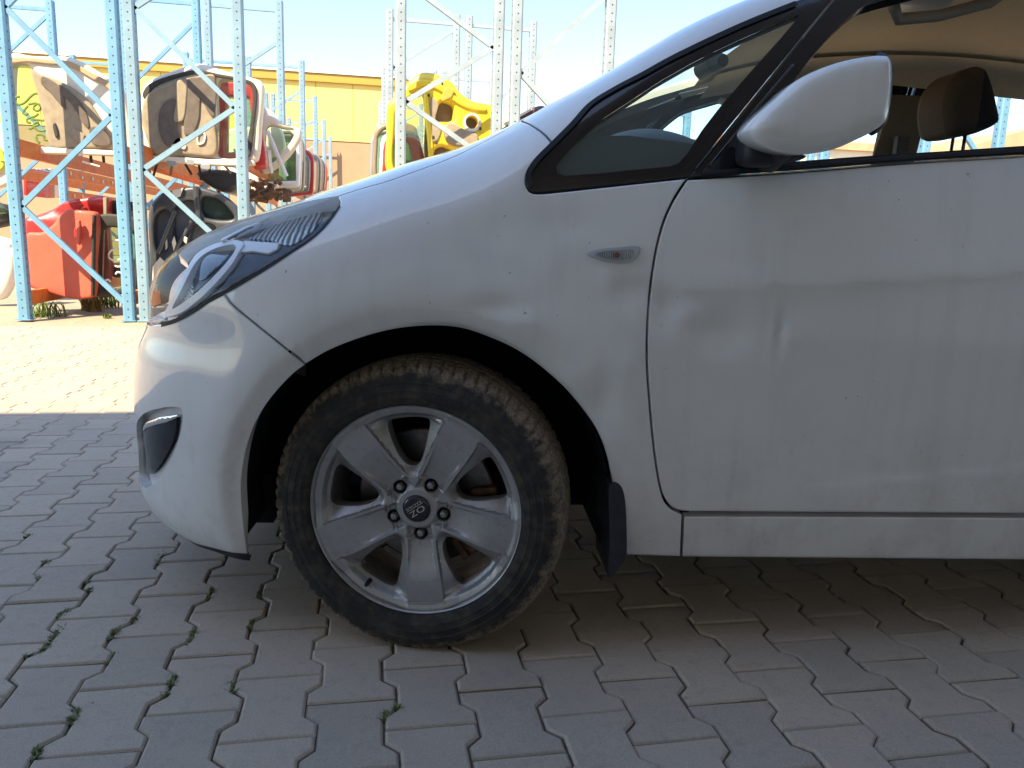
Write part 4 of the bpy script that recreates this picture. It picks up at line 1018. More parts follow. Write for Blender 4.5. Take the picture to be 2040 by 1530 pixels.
# =================================================================== BACKGROUND YARD
def mat_post(name, col, side):
    m, n, l, b = new_mat(name); setp(b, rough=.5, col=col, spec=.4)
    c, s = sep(n, l)
    # punched holes every 50 mm down the middle of the face
    fz = math_n(n, l, 'SUBTRACT', math_n(n, l, 'FRACT', math_n(n, l, 'DIVIDE', s.outputs[2], .075)), .5)
    fz = math_n(n, l, 'MULTIPLY', fz, .075)
    d1 = math_n(n, l, 'ADD', math_n(n, l, 'POWER', s.outputs[0], 2.0), math_n(n, l, 'POWER', fz, 2.0))
    h1 = math_n(n, l, 'LESS_THAN', d1, .0075**2)
    ys = math_n(n, l, 'SUBTRACT', s.outputs[1], .0); d2 = math_n(n, l, 'ADD', math_n(n, l, 'POWER', ys, 2.0), math_n(n, l, 'POWER', fz, 2.0))
    h2 = math_n(n, l, 'LESS_THAN', d2, .010**2)
    ge = n.new('ShaderNodeNewGeometry'); sx = n.new('ShaderNodeSeparateXYZ'); l.new(ge.outputs['Normal'], sx.inputs[0])
    fr = math_n(n, l, 'GREATER_THAN', math_n(n, l, 'ABSOLUTE', sx.outputs[1]), .8); sd_ = math_n(n, l, 'GREATER_THAN', math_n(n, l, 'ABSOLUTE', sx.outputs[0]), .8)
    h = math_n(n, l, 'MAXIMUM', math_n(n, l, 'MULTIPLY', h1, fr), math_n(n, l, 'MULTIPLY', h2, sd_))
    t = noise(n, l, 6, 5, .6); w = noise(n, l, 45, 4, .6)
    cc = ramp(n, l, t.outputs[0], [(.3, tuple(x*.86 for x in col)), (.7, tuple(min(1, x*1.1) for x in col))]).outputs[0]
    rust = ramp(n, l, w.outputs[0], [(.64, 0.), (.72, 1.)]); cc = mix(n, l, cc, (.25, .10, .05), math_n(n, l, 'MULTIPLY', rust.outputs[0], .6))
    l.new(mix(n, l, cc, (.03, .04, .06), h), b.inputs['Base Color']); return m
BLUEP = mat_post('blue_rack_post', (.14, .30, .45), 0)
PALEP = mat_post('pale_blue_rack_post', (.20, .31, .40), 0)
GALV = mat_post('pale_rack_post', (.29, .345, .39), 0)
PALEB = simple('pale_blue_brace', (.20, .32, .41), .5, var=.1, scale=8)
BLUEB = simple('blue_brace', (.13, .28, .43), .5, var=.12, scale=8)
GALVB = simple('pale_brace', (.30, .36, .41), .45, var=.1, scale=8)
ORANGE = simple('orange_beam', (.62, .17, .035), .55, var=.16, scale=9, bumps=.05)
STICK = simple('paper_sticker', (.70, .58, .45), .8)
def post_mesh(h):
    # open C section, web to the front (-y), lips behind
    o = [(-.034, -.045), (.034, -.045), (.050, -.032), (.050, .045), (.030, .045), (.030, .041), (.046, .041), (.046, -.030), (.032, -.041), (-.032, -.041), (-.046, -.030), (-.046, .041), (-.030, .041), (-.030, .045), (-.050, .045), (-.050, -.032)]
    m = len(o); V = [(x, y, 0) for x, y in o]+[(x, y, h) for x, y in o]
    F = [(i, (i+1) % m, m+(i+1) % m, m+i) for i in range(m)]
    me = bpy.data.meshes.new('upright_post'); me.from_pydata(V, [], F)
    bm = bmesh.new(); bm.from_mesh(me); bmesh.ops.recalc_face_normals(bm, faces=bm.faces); bm.to_mesh(me); bm.free(); return me
PMESH = {}
def pmesh(h, mat):
    k = (round(h, 3), mat.name)
    if k not in PMESH: me = post_mesh(h); me.materials.append(mat); PMESH[k] = me
    return PMESH[k]
RH = 3.91
def rack(label, xl, xr, ys, mat, bmat, node, halves=(.83, .85), beams=(), tops=None):
    r = empty('pallet_rack', ((xl+xr)/2, ys[0], 0)); tag(r, label, 'rack', 'pallet racks in the yard'); bx, by = (xl+xr)/2, ys[0]
    for fi, y in enumerate(ys):
        h = RH if not tops else tops[fi]
        for x in (xl, xr):
            p = bpy.data.objects.new('upright_post', pmesh(h, mat)); p.location = (x-bx, y-by, 0); link(p, r)
            b = MB(); b.box((0, 0, .004), (.13, .13, .008)); f = b.build('foot_plate', bmat, p)
        # zigzag bracing: node = height of a left-hand joint
        z = node-sum(halves)*4; left = True
        segs = []
        while z < h+.5:
            z2 = z+(halves[0] if left else halves[1]); a, b_ = ((xl+.045, z), (xr-.045, z2)) if left else ((xr-.045, z), (xl+.045, z2))
            if min(z, z2) > .12 and max(z, z2) < h-.08: segs.append((a, b_))
            z = z2; left = not left
        segs.append(((xl+.045, h-.12), (xr-.045, h-.12)))
        for (a, b_) in segs:
            m = MB(); A = Vector((a[0]-bx, y-by, a[1])); B = Vector((b_[0]-bx, y-by, b_[1]))
            m.bar(A+Vector((0, -.012, 0)), B+Vector((0, -.012, 0)), .022, .046, up=(0, 1, 0)) if False else None
            d = (B-A).normalized(); nrm = Vector((-d.z, 0, d.x))
            # channel: web and two flanges
            for off, w, t in ((0, .046, .004),):
                m.bar(A+Vector((0, -.018, 0)), B+Vector((0, -.018, 0)), .004, .046, up=nrm)
            for sg in (-1, 1):
                m.bar(A+nrm*.021*sg, B+nrm*.021*sg, .036, .004, up=nrm)
            m.build('brace', bmat, r)
    for (z, h, which, n) in beams:
        for i in range(min(n, len(ys)-1)):
            for x, on in ((xl, 'l'), (xr, 'r')):
                if on not in which: continue
                m = MB(); y0, y1 = ys[i]+.05, ys[i+1]-.05; xx = x-bx+(.028 if on == 'l' else -.028)
                m.box((xx, (y0+y1)/2-by, z), (.05, y1-y0, h)); m.box((xx+(.027 if on == 'r' else -.027), (y0+y1)/2-by, z+h*.28), (.006, y1-y0, h*.30)); m.box((xx+(.027 if on == 'r' else -.027), (y0+y1)/2-by, z-h*.33), (.006, y1-y0, h*.22))
                m.box((xx+(.03 if on == 'r' else -.03), y0+.0-by, z-.03), (.07, .012, h*1.5))
                bm_ = m.build('beam', ORANGE, r, bevel=.004)
                if i < 1:
                    for k in range(7):
                        st = MB(); sg = 1 if on == 'r' else -1; st.box((xx+.032*sg, y0-by+.35+k*.46+random.uniform(-.1, .1), z+random.uniform(-.02, .02)), (.002, .07, .05)); st.build('sticker', STICK, bm_)
    return r
Y0, LB, YB, LBB = 7.87, 3.67, 7.74, 3.76
fr_ = [Y0+LB*i for i in range(6)]; frb = [YB+LBB*i for i in range(5)]
def zAt(x, y, Y): return float(atY(x, y, Y)[2])
rack('blue pallet rack holding the red door, leftmost of the near ones', -3.121, -2.217, fr_[:4], BLUEP, BLUEB, zAt(50, 411, Y0), beams=((1.545, .15, 'lr', 2), (.20, .13, 'lr', 2), (2.75, .12, '', 0)))
rack('pale blue pallet rack holding the dark tailgate frame behind the headlamp', -2.076, -1.155, fr_, PALEP, PALEB, zAt(283, 338, Y0), (.59, .80), beams=((1.545, .15, 'lr', 3), (.20, .13, 'lr', 1)))
rack('pale grey pallet rack holding the yellow tailgate', .309, 1.228, frb, GALV, GALVB, zAt(807, 203, YB), (.54, .51), beams=((1.40, .13, 'lr', 2),))
rack('pale grey pallet rack rising behind the windscreen pillar', 1.403, 2.320, frb, GALV, GALVB, zAt(1037, 146, YB), (.77, .77), beams=((1.40, .13, 'lr', 2),))
rack('farther blue pallet rack at the left edge behind the cream tailgate', -5.25, -4.30, [12.45, 16.1, 19.8], BLUEP, BLUEB, 1.2, beams=((1.62, .15, 'lr', 2), (1.30, .15, 'r', 2), (.2, .13, 'r', 2)))
rack('blue pallet rack seen through the door window below the headrest', 3.80, 4.72, frb[:3], BLUEP, BLUEB, 1.2, beams=((1.40, .13, 'lr', 2),), tops=[2.9, 2.9, 2.9])
rack('blue pallet rack seen through the rear side window', 5.9, 6.8, frb[:3], BLUEP, BLUEB, .9, beams=((1.40, .13, 'lr', 2),), tops=[3.0, 3.0, 3.0])

# ---- far yellow hall
YW = 26.6
def hall():
    zt0 = zAt(280, 140, YW); zy = zAt(700, 283, YW); xr = float(atY(905, 176, YW)[0]); xl = -16.
    YEL = simple('yellow_cladding', (.74, .54, .14), .6, var=.08, scale=.7); TAN = simple('tan_plinth', (.36, .225, .135), .8, var=.06, scale=2); OCH = simple('ochre_eave', (.40, .24, .035), .6); ROOFM = simple('pale_roof', (.62, .60, .56), .7)
    h = empty('hall', ((xl+xr)/2, YW, 0)); tag(h, 'long hall with yellow upper wall over a tan base', 'building'); cx = (xl+xr)/2; w = xr-xl
    b = MB(); b.box((0, 5, zy/2), (w, 10, zy)); b.build('base_wall', TAN, h)
    b = MB()
    n = int(w/.5)
    b.box((0, 5, (zy+zt0)/2), (w+.06, 10.06, zt0-zy-.02)); b.build('upper_wall', YEL, h)
    b = MB(); b.box((0, 5, zt0+.11), (w+.24, 10.3, .24)); b.build('eave', OCH, h)
    b = MB(); b.box((0, 5, zt0+.27), (w+.3, 10.4, .06)); b.build('roof', ROOFM, h)
    # panel joints of the cladding
    for k in range(int(w/1.15)):
        b = MB(); b.box((-w/2+.6+k*1.15, -.032, (zy+zt0)/2), (.02, .012, zt0-zy-.06)); b.build('cladding_joint', OCH, h)
    return xr
hall()
def far_house():
    # low buildings beyond the racks, seen through the car's windows
    TANR = simple('tan_roof', (.46, .30, .18), .8, var=.15, scale=2); PALE = simple('pale_wall', (.66, .58, .47), .8, var=.06, scale=1)
    Y = 36.; c = atY(1690, 300, Y); z1 = float(c[2])
    e = empty('shed', (float(c[0])+6, Y, 0)); tag(e, 'low pale shed with brown roof seen through the car windows', 'building')
    b = MB(); b.box((0, 4, z1/2), (26, 8, z1)); b.build('wall', PALE, e)
    z2 = float(atY(1690, 284, Y)[2])
    b = MB(); b.box((0, 4, (z1+z2)/2), (26.6, 8.6, (z2-z1))); b.build('roof', TANR, e)
    Y = 60.; z1 = float(atY(1960, 262, Y)[2]); x0 = float(atY(1850, 280, Y)[0]); x1 = float(atY(2300, 200, Y)[0])
    V = [(x0-14, Y, 0), (x1+30, Y, 0), (x1+30, Y, z1+4), ((x0+x1)/2, Y, z1+.8), (x0-6, Y, z1-4.2), (x0-14, Y, z1-5.6)]; V2 = [(x, y+40, z) for x, y, z in V]
    o = mesh_obj('hill', V+V2, [tuple(range(6))[::-1], tuple(range(6, 12))]+[(i, 6+i, 6+(i+1) % 6, (i+1) % 6)[::-1] for i in range(6)], simple('dry_hill', (.36, .28, .17), .9, var=.2, scale=.2)); tag(o, kind='structure')
far_house()

# ---- salvaged car panels on the racks
CREAM = simple('cream_paint', (.70, .64, .54), .5, 0, .25, var=.05, scale=4)
WHITEP = simple('white_panel_paint', (.78, .78, .77), .35, 0, .6, var=.05, scale=4)
LINING = simple('beige_lining', (.30, .245, .175), .85, var=.15, scale=14, bumps=.1)
LINING_D = simple('grey_brown_lining', (.125, .10, .085), .85, var=.25, scale=10, bumps=.1)
RED1 = simple('faded_red_paint', (.55, .10, .06), .6, 0, .12, var=.10, scale=5)
RED2 = simple('red_paint', (.48, .03, .03), .35, 0, .6, var=.10, scale=5)
YELP = simple('yellow_paint', (.85, .62, .03), .35, 0, .6, var=.06, scale=6)
DGREY = simple('dark_grey_paint', (.045, .05, .06), .4, 0, .5, var=.2, scale=5)
BROWNP = simple('brown_paint', (.24, .18, .13), .4, 0, .5, var=.1, scale=5)
SILVP = simple('silver_panel_paint', (.42, .44, .47), .35, .5, .5)
BLUEPT = simple('blue_panel_paint', (.08, .16, .30), .35, 0, .5)
SEALB = simple('black_frame', (.03, .028, .026), .6, var=.2, scale=20)
GREENINK = simple('green_marker', (.10, .16, .02), .7); WHITEINK = simple('white_marker', (.80, .82, .78), .7); YELLOWINK = simple('yellow_marker', (.55, .6, .05), .7)
PANE = mat_glass('salvaged_glass', (.66, .80, .60), .9, .3)
class Part:
    """a salvaged panel standing on a plane Y = const, described by outlines; Empty at its base"""
    def __init__(s, name, outline, Y, label, cat, group=None):
        P = np.array([atY(x, y, Y) for x, y in outline]); s.Y = Y; s.base = np.array([P[:, 0].mean(), Y, P[:, 2].min()])
        s.o = empty(name, tuple(s.base)); tag(s.o, label, cat, group)
    def p2(s, pts, step=4, smooth=True):
        q = catmull(pts, step, True) if smooth else lin(pts, step)
        return ccw(np.array([atY(x, y, s.Y)[[0, 2]] for x, y in q]))
    def slab(s, name, pts, mat, front=0., thick=.05, holes=(), dome=.03, wd=.08, sp=.05, smooth=True, parent=None, hs=True, shape=None):
        """front: how far the sheet stands out towards the viewer"""
        lp = s.p2(pts, 4, smooth); hl_ = [s.p2(h, 4, hs) for h in holes]
        wd = wd*.55; dome = dome*.7
        rg = [offset_poly(lp, q) for q in (.012, wd*.3, wd*.65, wd)]+[offset_poly(h, -q) for h in hl_ for q in (wd*.3, wd*.65)]
        W2, T, L = triangulate(lp, hl_, sp, rg)
        d = dist_poly(W2, lp)
        for h in hl_: d = np.minimum(d, dist_poly(W2, h))
        hgt = dome*np.sqrt(np.clip(1-(1-np.clip(d/wd, 0, 1))**2, 0, 1))
        if shape is not None: hgt = hgt+shape(W2)
        yf = -front-hgt; V = [(w[0]-s.base[0], y, w[1]-s.base[2]) for w, y in zip(W2, yf)]; m = len(V)
        V += [(v[0], v[1]+thick, v[2]) for v in V]; F = [tuple(t) for t in T]+[tuple(i+m for i in t[::-1]) for t in T]
        for li, lp_ in enumerate(L):
            for j in range(len(lp_)):
                k = (j+1) % len(lp_); F.append((lp_[j], lp_[k], lp_[k]+m, lp_[j]+m) if li else (lp_[k], lp_[j], lp_[j]+m, lp_[k]+m))
        a = np.array(V)[T]; nn = np.cross(a[:, 1]-a[:, 0], a[:, 2]-a[:, 0]).sum(0)
        if nn[1] > 0: F = [f[::-1] for f in F]
        return mesh_obj(name, V, F, mat, parent or s.o, smooth=True, angle=38)
    def pane(s, name, pts, mat, front=0., parent=None, smooth=True):
        lp = s.p2(pts, 6, smooth); V = [(x-s.base[0], -front, z-s.base[2]) for x, z in lp]
        return mesh_obj(name, V, [tuple(range(len(V)))], mat, parent or s.o)
    def stroke(s, name, pts, mat, r=.012, front=.01, parent=None):
        q = catmull(pts, 3); P = [atY(x, y, s.Y) for x, y in q]; b = MB()
        b.tube([(p[0]-s.base[0], -front, p[2]-s.base[2]) for p in P], r, 6); b.V = [(v[0], -front+(v[1]+front)*.2, v[2]) for v in b.V]
        return b.build(name, mat, parent or s.o, smooth=True)
    def rod(s, name, a, b_, r, mat, front=.05, parent=None):
        A = atY(*a, s.Y); B = atY(*b_, s.Y); m = MB(); m.tube([(A[0]-s.base[0], -front, A[2]-s.base[2]), (B[0]-s.base[0], -front, B[2]-s.base[2])], r, 8); return m.build(name, mat, parent or s.o, smooth=True, angle=50)

# 1 cream tailgate, upper shelf of the leftmost rack
sh = [(14, 122), (26, 106), (58, 111), (95, 113), (125, 112), (160, 122), (200, 145), (235, 166), (247, 190), (256, 228), (262, 270), (262, 318), (240, 312), (150, 307), (95, 305), (42, 301), (18, 300)]
wi = [(27, 132), (48, 128), (63, 136), (76, 182), (88, 235), (103, 292), (46, 292), (32, 290)]
t = Part('tailgate', sh, 8.45, 'cream tailgate with beige lining and green writing on its glass', 'tailgate', 'tailgates on the racks')
t.slab('shell', sh, CREAM, .0, .10, [wi], .05, .16)
t.slab('weather_strip', [(20, 118), (60, 117), (100, 121), (140, 124), (190, 148), (228, 172), (240, 205), (232, 200), (218, 178), (185, 158), (140, 134), (100, 130), (60, 126), (24, 128)], simple('strip_tan', (.42, .30, .18), .7), .055, .02, (), .01, .02)
ln = t.slab('lining', [(66, 140), (84, 150), (115, 160), (150, 178), (182, 205), (206, 240), (222, 264), (227, 292), (140, 297), (106, 293), (92, 235), (78, 182)], LINING, .06, .02, (), .03, .05)
t.slab('lining_recess', [(92, 156), (112, 165), (128, 180), (136, 205), (137, 221), (122, 205), (104, 184), (90, 170)], LINING_D, .094, .01, (), .004, .02, parent=ln)
t.slab('lining_recess', [(125, 172), (150, 190), (172, 215), (182, 240), (183, 258), (170, 246), (160, 226), (145, 205), (130, 190)], LINING_D, .094, .01, (), .004, .02, parent=ln)
t.slab('lining_recess', [(186, 258), (205, 256), (222, 272), (226, 290), (205, 293), (188, 284)], LINING_D, .094, .01, (), .004, .02, parent=ln)
t.slab('cover_flap', [(153, 258), (165, 263), (176, 272), (171, 287), (160, 285), (147, 274)], LINING, .096, .012, (), .006, .02, parent=ln, smooth=False)
t.slab('pull_handle', [(113, 250), (117, 247), (124, 273), (119, 277), (116, 268)], SEALB, .097, .012, (), .005, .02, parent=ln)
pn = t.pane('glass', wi, PANE, .012)
S6 = lambda L: [(x*.1373, 150+y*.1373) for x, y in L]
for L in ([(300, 320), (255, 315), (235, 350), (240, 400), (290, 430), (370, 400), (450, 320), (520, 270), (580, 275)], [(420, 430), (520, 410), (590, 440), (600, 490), (560, 520), (510, 505), (500, 460), (540, 430)], [(420, 450), (370, 500), (350, 550), (390, 575), (420, 550)], [(570, 560), (520, 600), (440, 620), (400, 650), (420, 690), (460, 690)], [(470, 640), (560, 650), (640, 660), (670, 640)], [(420, 770), (450, 780), (520, 740), (580, 720), (570, 690), (530, 690), (500, 740), (560, 800), (640, 810), (700, 780)], [(540, 870), (600, 860), (650, 890), (660, 940), (700, 940), (740, 900), (720, 840)], [(530, 880), (550, 950), (590, 990)]):
    t.stroke('marker_stroke', S6(L), GREENINK, .013, .02, pn)
t.slab('lower_ledge', [(38, 293), (150, 298), (240, 303), (250, 311), (150, 309), (40, 304)], CREAM, .07, .05, (), .02, .03)
for x in (180, 205): t.rod('latch', (x, 303), (x+2, 324), .014, SEALB, .0)
t.rod('cable', (165, 322), (200, 332), .008, WHITEP, .02)

# 2 white tailgate with dark lining, upper shelf of the second rack
sh = [(283, 182), (292, 164), (325, 149), (360, 136), (395, 127), (425, 133), (470, 149), (505, 156), (521, 163), (526, 176), (521, 240), (513, 318), (495, 322), (420, 319), (330, 313), (294, 306), (286, 262), (281, 216)]
wi = [(437, 163), (470, 161), (496, 168), (505, 186), (503, 250), (497, 306), (434, 310), (434, 235)]
t = Part('tailgate', sh, 8.30, 'white tailgate with brown lining directly above the headlamp, red one behind it', 'tailgate', 'tailgates on the racks')
t.slab('shell', sh, CREAM, .0, .10, [wi], .055, .12)
t.slab('weather_strip', [(287, 190), (300, 170), (345, 152), (395, 142), (440, 150), (500, 163), (513, 180), (508, 250), (500, 312), (490, 314), (500, 250), (505, 184), (494, 168), (440, 157), (395, 150), (348, 160), (308, 178), (293, 200)], SEALB, .058, .015, (), .006, .02)
ln = t.slab('lining', [(290, 205), (308, 182), (350, 164), (395, 155), (430, 154), (431, 235), (432, 309), (380, 311), (310, 308), (297, 282), (287, 242)], LINING, .06, .02, (), .035, .06)
t.slab('lining_recess', [(324, 222), (336, 206), (352, 200), (360, 225), (358, 262), (368, 285), (350, 292), (336, 292), (322, 262)], LINING_D, .10, .01, (), .004, .02, parent=ln)
t.slab('lining_recess', [(378, 163), (398, 158), (430, 158), (430, 235), (418, 225), (404, 200), (400, 240), (388, 268), (372, 270), (374, 215)], LINING_D, .10, .01, (), .004, .02, parent=ln)
t.slab('centre_rib', [(358, 166), (376, 164), (377, 200), (370, 244), (352, 244), (356, 205)], LINING, .10, .03, (), .02, .03, parent=ln)
t.slab('handle_bezel', [(398, 268), (408, 263), (414, 272), (410, 288), (398, 290)], WHITEP, .10, .01, [[(400, 271), (407, 267), (411, 273), (408, 285), (400, 287)]], .004, .01, parent=ln)
t.slab('lining_gap', [(352, 282), (362, 276), (376, 292), (372, 300), (360, 296), (350, 302), (344, 300)], CREAM, .10, .01, (), .004, .01, parent=ln)
t.pane('glass', wi, PANE, .01)
t.slab('lower_ledge', [(300, 310), (420, 318), (505, 320), (508, 330), (420, 330), (310, 320)], CREAM, .05, .06, (), .02, .03)
for x, y in ((382, 318), (412, 327), (345, 320)): t.slab('hinge', [(x-8, y), (x+8, y+1), (x+10, y+10), (x+4, y+12), (x-6, y+11), (x-10, y+8)], SILVP, .06, .02, (), .006, .01, smooth=False)
# 3 red tailgate behind it
sh = [(428, 165), (445, 158), (498, 168), (512, 190), (521, 250), (531, 330), (512, 337), (440, 330), (330, 322), (330, 312), (428, 314)]
wi = [(454, 193), (496, 196), (500, 230), (500, 300), (452, 304)]
t = Part('tailgate', sh, 8.75, 'dark red tailgate framed in the window of the white one', 'tailgate', 'tailgates on the racks')
t.slab('shell', sh, RED2, .0, .12, [wi], .05, .08, hs=False)
pn = t.pane('glass', wi, PANE, .0, smooth=False)
for L in ([(462, 212), (463, 226)], [(470, 222), (470, 240)], [(467, 297), (469, 303)]): t.stroke('marker_stroke', L, YELLOWINK, .012, .02, pn)
# 4 white hatch with a curved window, right of it
sh = [(518, 210), (528, 214), (548, 232), (565, 247), (590, 252), (600, 262), (596, 282), (566, 322), (530, 346), (520, 340), (524, 300)]
wi = [(530, 258), (540, 250), (566, 256), (584, 258), (586, 270), (566, 300), (540, 326), (530, 320)]
t = Part('tailgate', sh, 9.2, 'white curved tailgate leaning at the rack edge beside the red one', 'tailgate', 'tailgates on the racks')
t.slab('shell', sh, CREAM, 0, .10, [wi], .05, .07)
t.pane('glass', wi, PANE, .0)
t.rod('gas_strut', (534, 262), (572, 352), .022, WHITEP, .06); t.rod('gas_strut', (538, 300), (542, 346), .018, WHITEP, .06)
sh = [(522, 214), (540, 222), (556, 240), (560, 256), (546, 252), (524, 250)]
t = Part('tailgate', sh, 9.45, 'white tailgate whose rounded top shows above the curved one', 'tailgate', 'tailgates on the racks')
t.slab('shell', [(518, 213), (532, 216), (548, 228), (558, 246), (566, 300), (518, 310)], WHITEP, 0, .10, [[(526, 226), (540, 230), (550, 246), (530, 246)]], .05, .06)
# 5 row of tailgates receding along the rack
row = [(9.8, 598, 252, 372, WHITEP, 'white'), (10.15, 601, 262, 378, SILVP, 'pale silver'), (10.5, 607, 268, 380, BROWNP, 'brown'), (11.6, 617, 298, 382, DGREY, 'dark grey'), (12.0, 626, 296, 388, RED2, 'bright red edged'), (12.9, 634, 300, 386, BROWNP, 'second brown'), (13.4, 639, 304, 384, DGREY, 'black'), (14.0, 644, 306, 382, BROWNP, 'third brown'), (14.6, 648, 312, 380, DGREY, 'charcoal'), (15.4, 652, 318, 380, RED1, 'farthest, red')]
for i, (Y, xr, yt, yb, mt, nm) in enumerate(row):
    w = 1545*.95/Y; xl = xr-w; r_ = min(14, (yb-yt)*.16)
    sh = [(xl, yb), (xl+4, yt+12), (xl+16, yt+3), (xr-w*.35, yt), (xr-r_, yt+3), (xr-3, yt+r_), (xr, yt+r_*2.2), (xr-2, yb-6), (xr-6, yb)]
    wi = [(xr-w*.55, yb-10), (xr-w*.55, yt+14), (xr-r_-6, yt+12), (xr-8, yt+r_+8), (xr-9, yb-12)]
    t = Part('tailgate', sh, Y, nm+' tailgate in the row standing along the rack towards the yellow hall', 'tailgate', 'tailgates on the racks')
    t.slab('shell', sh, mt, 0, .09, [wi], .04, .06, sp=.08, hs=False)
    t.slab('frame_lining', [(x, y) for x, y in wi[:0]]+[(xr-w*.57, yb-8), (xr-w*.57, yt+12), (xr-r_-5, yt+10), (xr-6.5, yt+r_+7), (xr-7.5, yb-9)], LINING_D, -.02, .03, [[(xr-w*.54, yb-12), (xr-w*.54, yt+16), (xr-r_-7, yt+14), (xr-10.5, yt+r_+9), (xr-11.5, yb-14)]], .01, .02, sp=.08, smooth=False, hs=False)
    t.pane('glass', wi, PANE, -.03, smooth=False)
# loose coloured door edges farther left, between the beams
for i, (x, c, nm) in enumerate(((50, RED2, 'crimson'), (57, RED2, 'dark red'), (64, BROWNP, 'brown'), (72, WHITEP, 'white'), (79, SILVP, 'silver'), (88, BLUEPT, 'blue'), (98, WHITEP, 'pale'))):
    sh = [(x-3, 388), (x-3.4, 342), (x-1, 336), (x+3, 336), (x+4, 342), (x+4, 390)]
    t = Part('salvaged_panel', sh, 14.5+.2*i, nm+' door edge in the stack seen under the orange beam', 'car door', 'doors stacked on edge'); t.slab('shell', sh, c, 0, .9, (), .02, .03, sp=.1, smooth=False)
# 6 red doors below
sh = [(50, 436), (75, 428), (105, 416), (130, 402), (160, 395), (214, 393), (215, 430), (208, 575), (60, 572), (52, 500)]
t = Part('salvaged_panel', sh, 8.55, 'bright red car door standing behind the faded red one', 'car door', 'car doors on the racks')
b0 = t.slab('skin', sh, RED2, 0, .09, (), .05, .10, shape=lambda W: -.03*np.exp(-((W[:, 1]-1.0)/.06)**2))
t.slab('edge_strip', [(209, 394), (216, 393), (216, 430), (210, 430)], LINING, .055, .02, (), .005, .01, smooth=False)
t.slab('door_handle', [(165, 420), (168, 412), (173, 413), (174, 421)], RED1, .05, .03, (), .02, .02)
sh = [(54, 466), (85, 462), (105, 448), (120, 430), (134, 418), (160, 419), (193, 427), (191, 520), (188, 588), (165, 595), (140, 594), (108, 586), (62, 568), (56, 520)]
t = Part('salvaged_panel', sh, 8.30, 'faded orange red car door with its handle up, foot of the leftmost rack', 'car door', 'car doors on the racks')
t.slab('skin', sh, RED1, 0, .10, (), .035, .06, shape=lambda W: .05*np.clip((W[:, 0]+2.95)/.5, 0, 1)-.02*np.exp(-((W[:, 0]+W[:, 1]*.35+2.25)/.05)**2))
t.slab('handle_cup', [(155, 460), (160, 450), (170, 450), (174, 462), (172, 478), (160, 480)], RED2, .105, .01, (), .004, .01)
t.slab('door_handle', [(160, 446), (163, 438), (168, 440), (169, 470), (167, 488), (162, 486), (161, 465)], RED1, .12, .03, (), .02, .02)
t.slab('edge_trim', [(190, 428), (195, 430), (192, 588), (187, 589)], SEALB, .09, .05, (), .01, .01, smooth=False)
# 7 black framed glass
sh = [(196, 432), (208, 426), (240, 428), (268, 434), (273, 445), (274, 575), (262, 582), (192, 586)]
wi = [(207, 458), (252, 457), (266, 468), (268, 480), (266, 556), (256, 567), (203, 572)]
t = Part('salvaged_panel', sh, 8.40, 'black framed rear window with pale writing beside the red doors', 'window', None)
t.slab('frame', sh, SEALB, 0, .06, [wi], .02, .05)
pn = t.pane('glass', wi, PANE, .0)
S2 = lambda L: [(x*.2451, 320+y*.2451) for x, y in L]
for L in ([(965, 708), (905, 735), (888, 780), (930, 812), (985, 800)], [(920, 652), (1005, 640)], [(930, 850), (960, 862), (1000, 858)], [(945, 925), (960, 905), (992, 915)], [(850, 985), (880, 965), (905, 985)]): t.stroke('marker_stroke', S2(L), WHITEINK, .010, .02, pn)
t.rod('inner_edge', (208, 458), (204, 570), .008, LINING, .0)
sh = [(214, 402), (250, 402), (272, 406), (275, 440), (216, 436)]
t = Part('salvaged_panel', sh, 8.75, 'dark glass frame whose top shows behind the black framed window', 'window', None)
t.slab('frame', [(214, 404), (250, 402), (272, 406), (276, 540), (216, 545)], SEALB, 0, .06, [[(222, 436), (262, 436), (266, 520), (224, 525)]], .02, .05); t.pane('glass', [(222, 436), (262, 436), (266, 520), (224, 525)], PANE)
# 8 dark grey tailgate, inner side out
sh = [(298, 418), (318, 388), (348, 378), (390, 372), (430, 382), (462, 402), (482, 432), (480, 470), (440, 520), (380, 575), (310, 612), (296, 600), (298, 500)]
wi = [(404, 395), (430, 396), (452, 412), (466, 434), (440, 438), (408, 430)]
t = Part('tailgate', sh, 8.25, 'dark grey tailgate shell standing behind the headlamp of the white car', 'tailgate', 'tailgates on the racks')
t.slab('shell', sh, DGREY, 0, .10, [wi, [(312, 432), (332, 418), (345, 440), (336, 490), (318, 505), (310, 480)], [(352, 412), (385, 402), (392, 430), (372, 470), (352, 490)], [(386, 452), (412, 446), (430, 455), (405, 490), (380, 505)]], .045, .06)
t.slab('inner_sheet', [(304, 425), (330, 400), (395, 385), (455, 410), (470, 440), (430, 500), (320, 580), (302, 570)], simple('primer_grey', (.12, .135, .17), .5, var=.2, scale=8), -.10, .02, (), .02, .05)
t.pane('glass', wi, GLASS_GREEN, .0)
for a, b_, r in (((318, 505), (352, 420), .022), ((392, 372), (398, 440), .03), ((352, 500), (384, 440), .018)): t.rod('stiffener', a, b_, r, DGREY, .05)
for L in ([(308, 530), (322, 512), (330, 520), (318, 548), (306, 560)], [(345, 482), (350, 470), (354, 485), (349, 500)], [(370, 470), (376, 474), (374, 486), (368, 480)], [(345, 380), (368, 375), (362, 392), (350, 396)]): t.slab('pale_patch', L, CREAM, .06, .01, (), .004, .01, smooth=False)
sh = [(300, 352), (360, 345), (480, 352), (485, 372), (430, 385), (380, 372), (330, 385), (300, 380)]
t = Part('salvaged_panel', [(395, 340), (470, 345), (478, 372), (440, 382), (400, 362)], 8.6, 'dark blue grey bonnet lying under the white tailgate', 'bonnet')
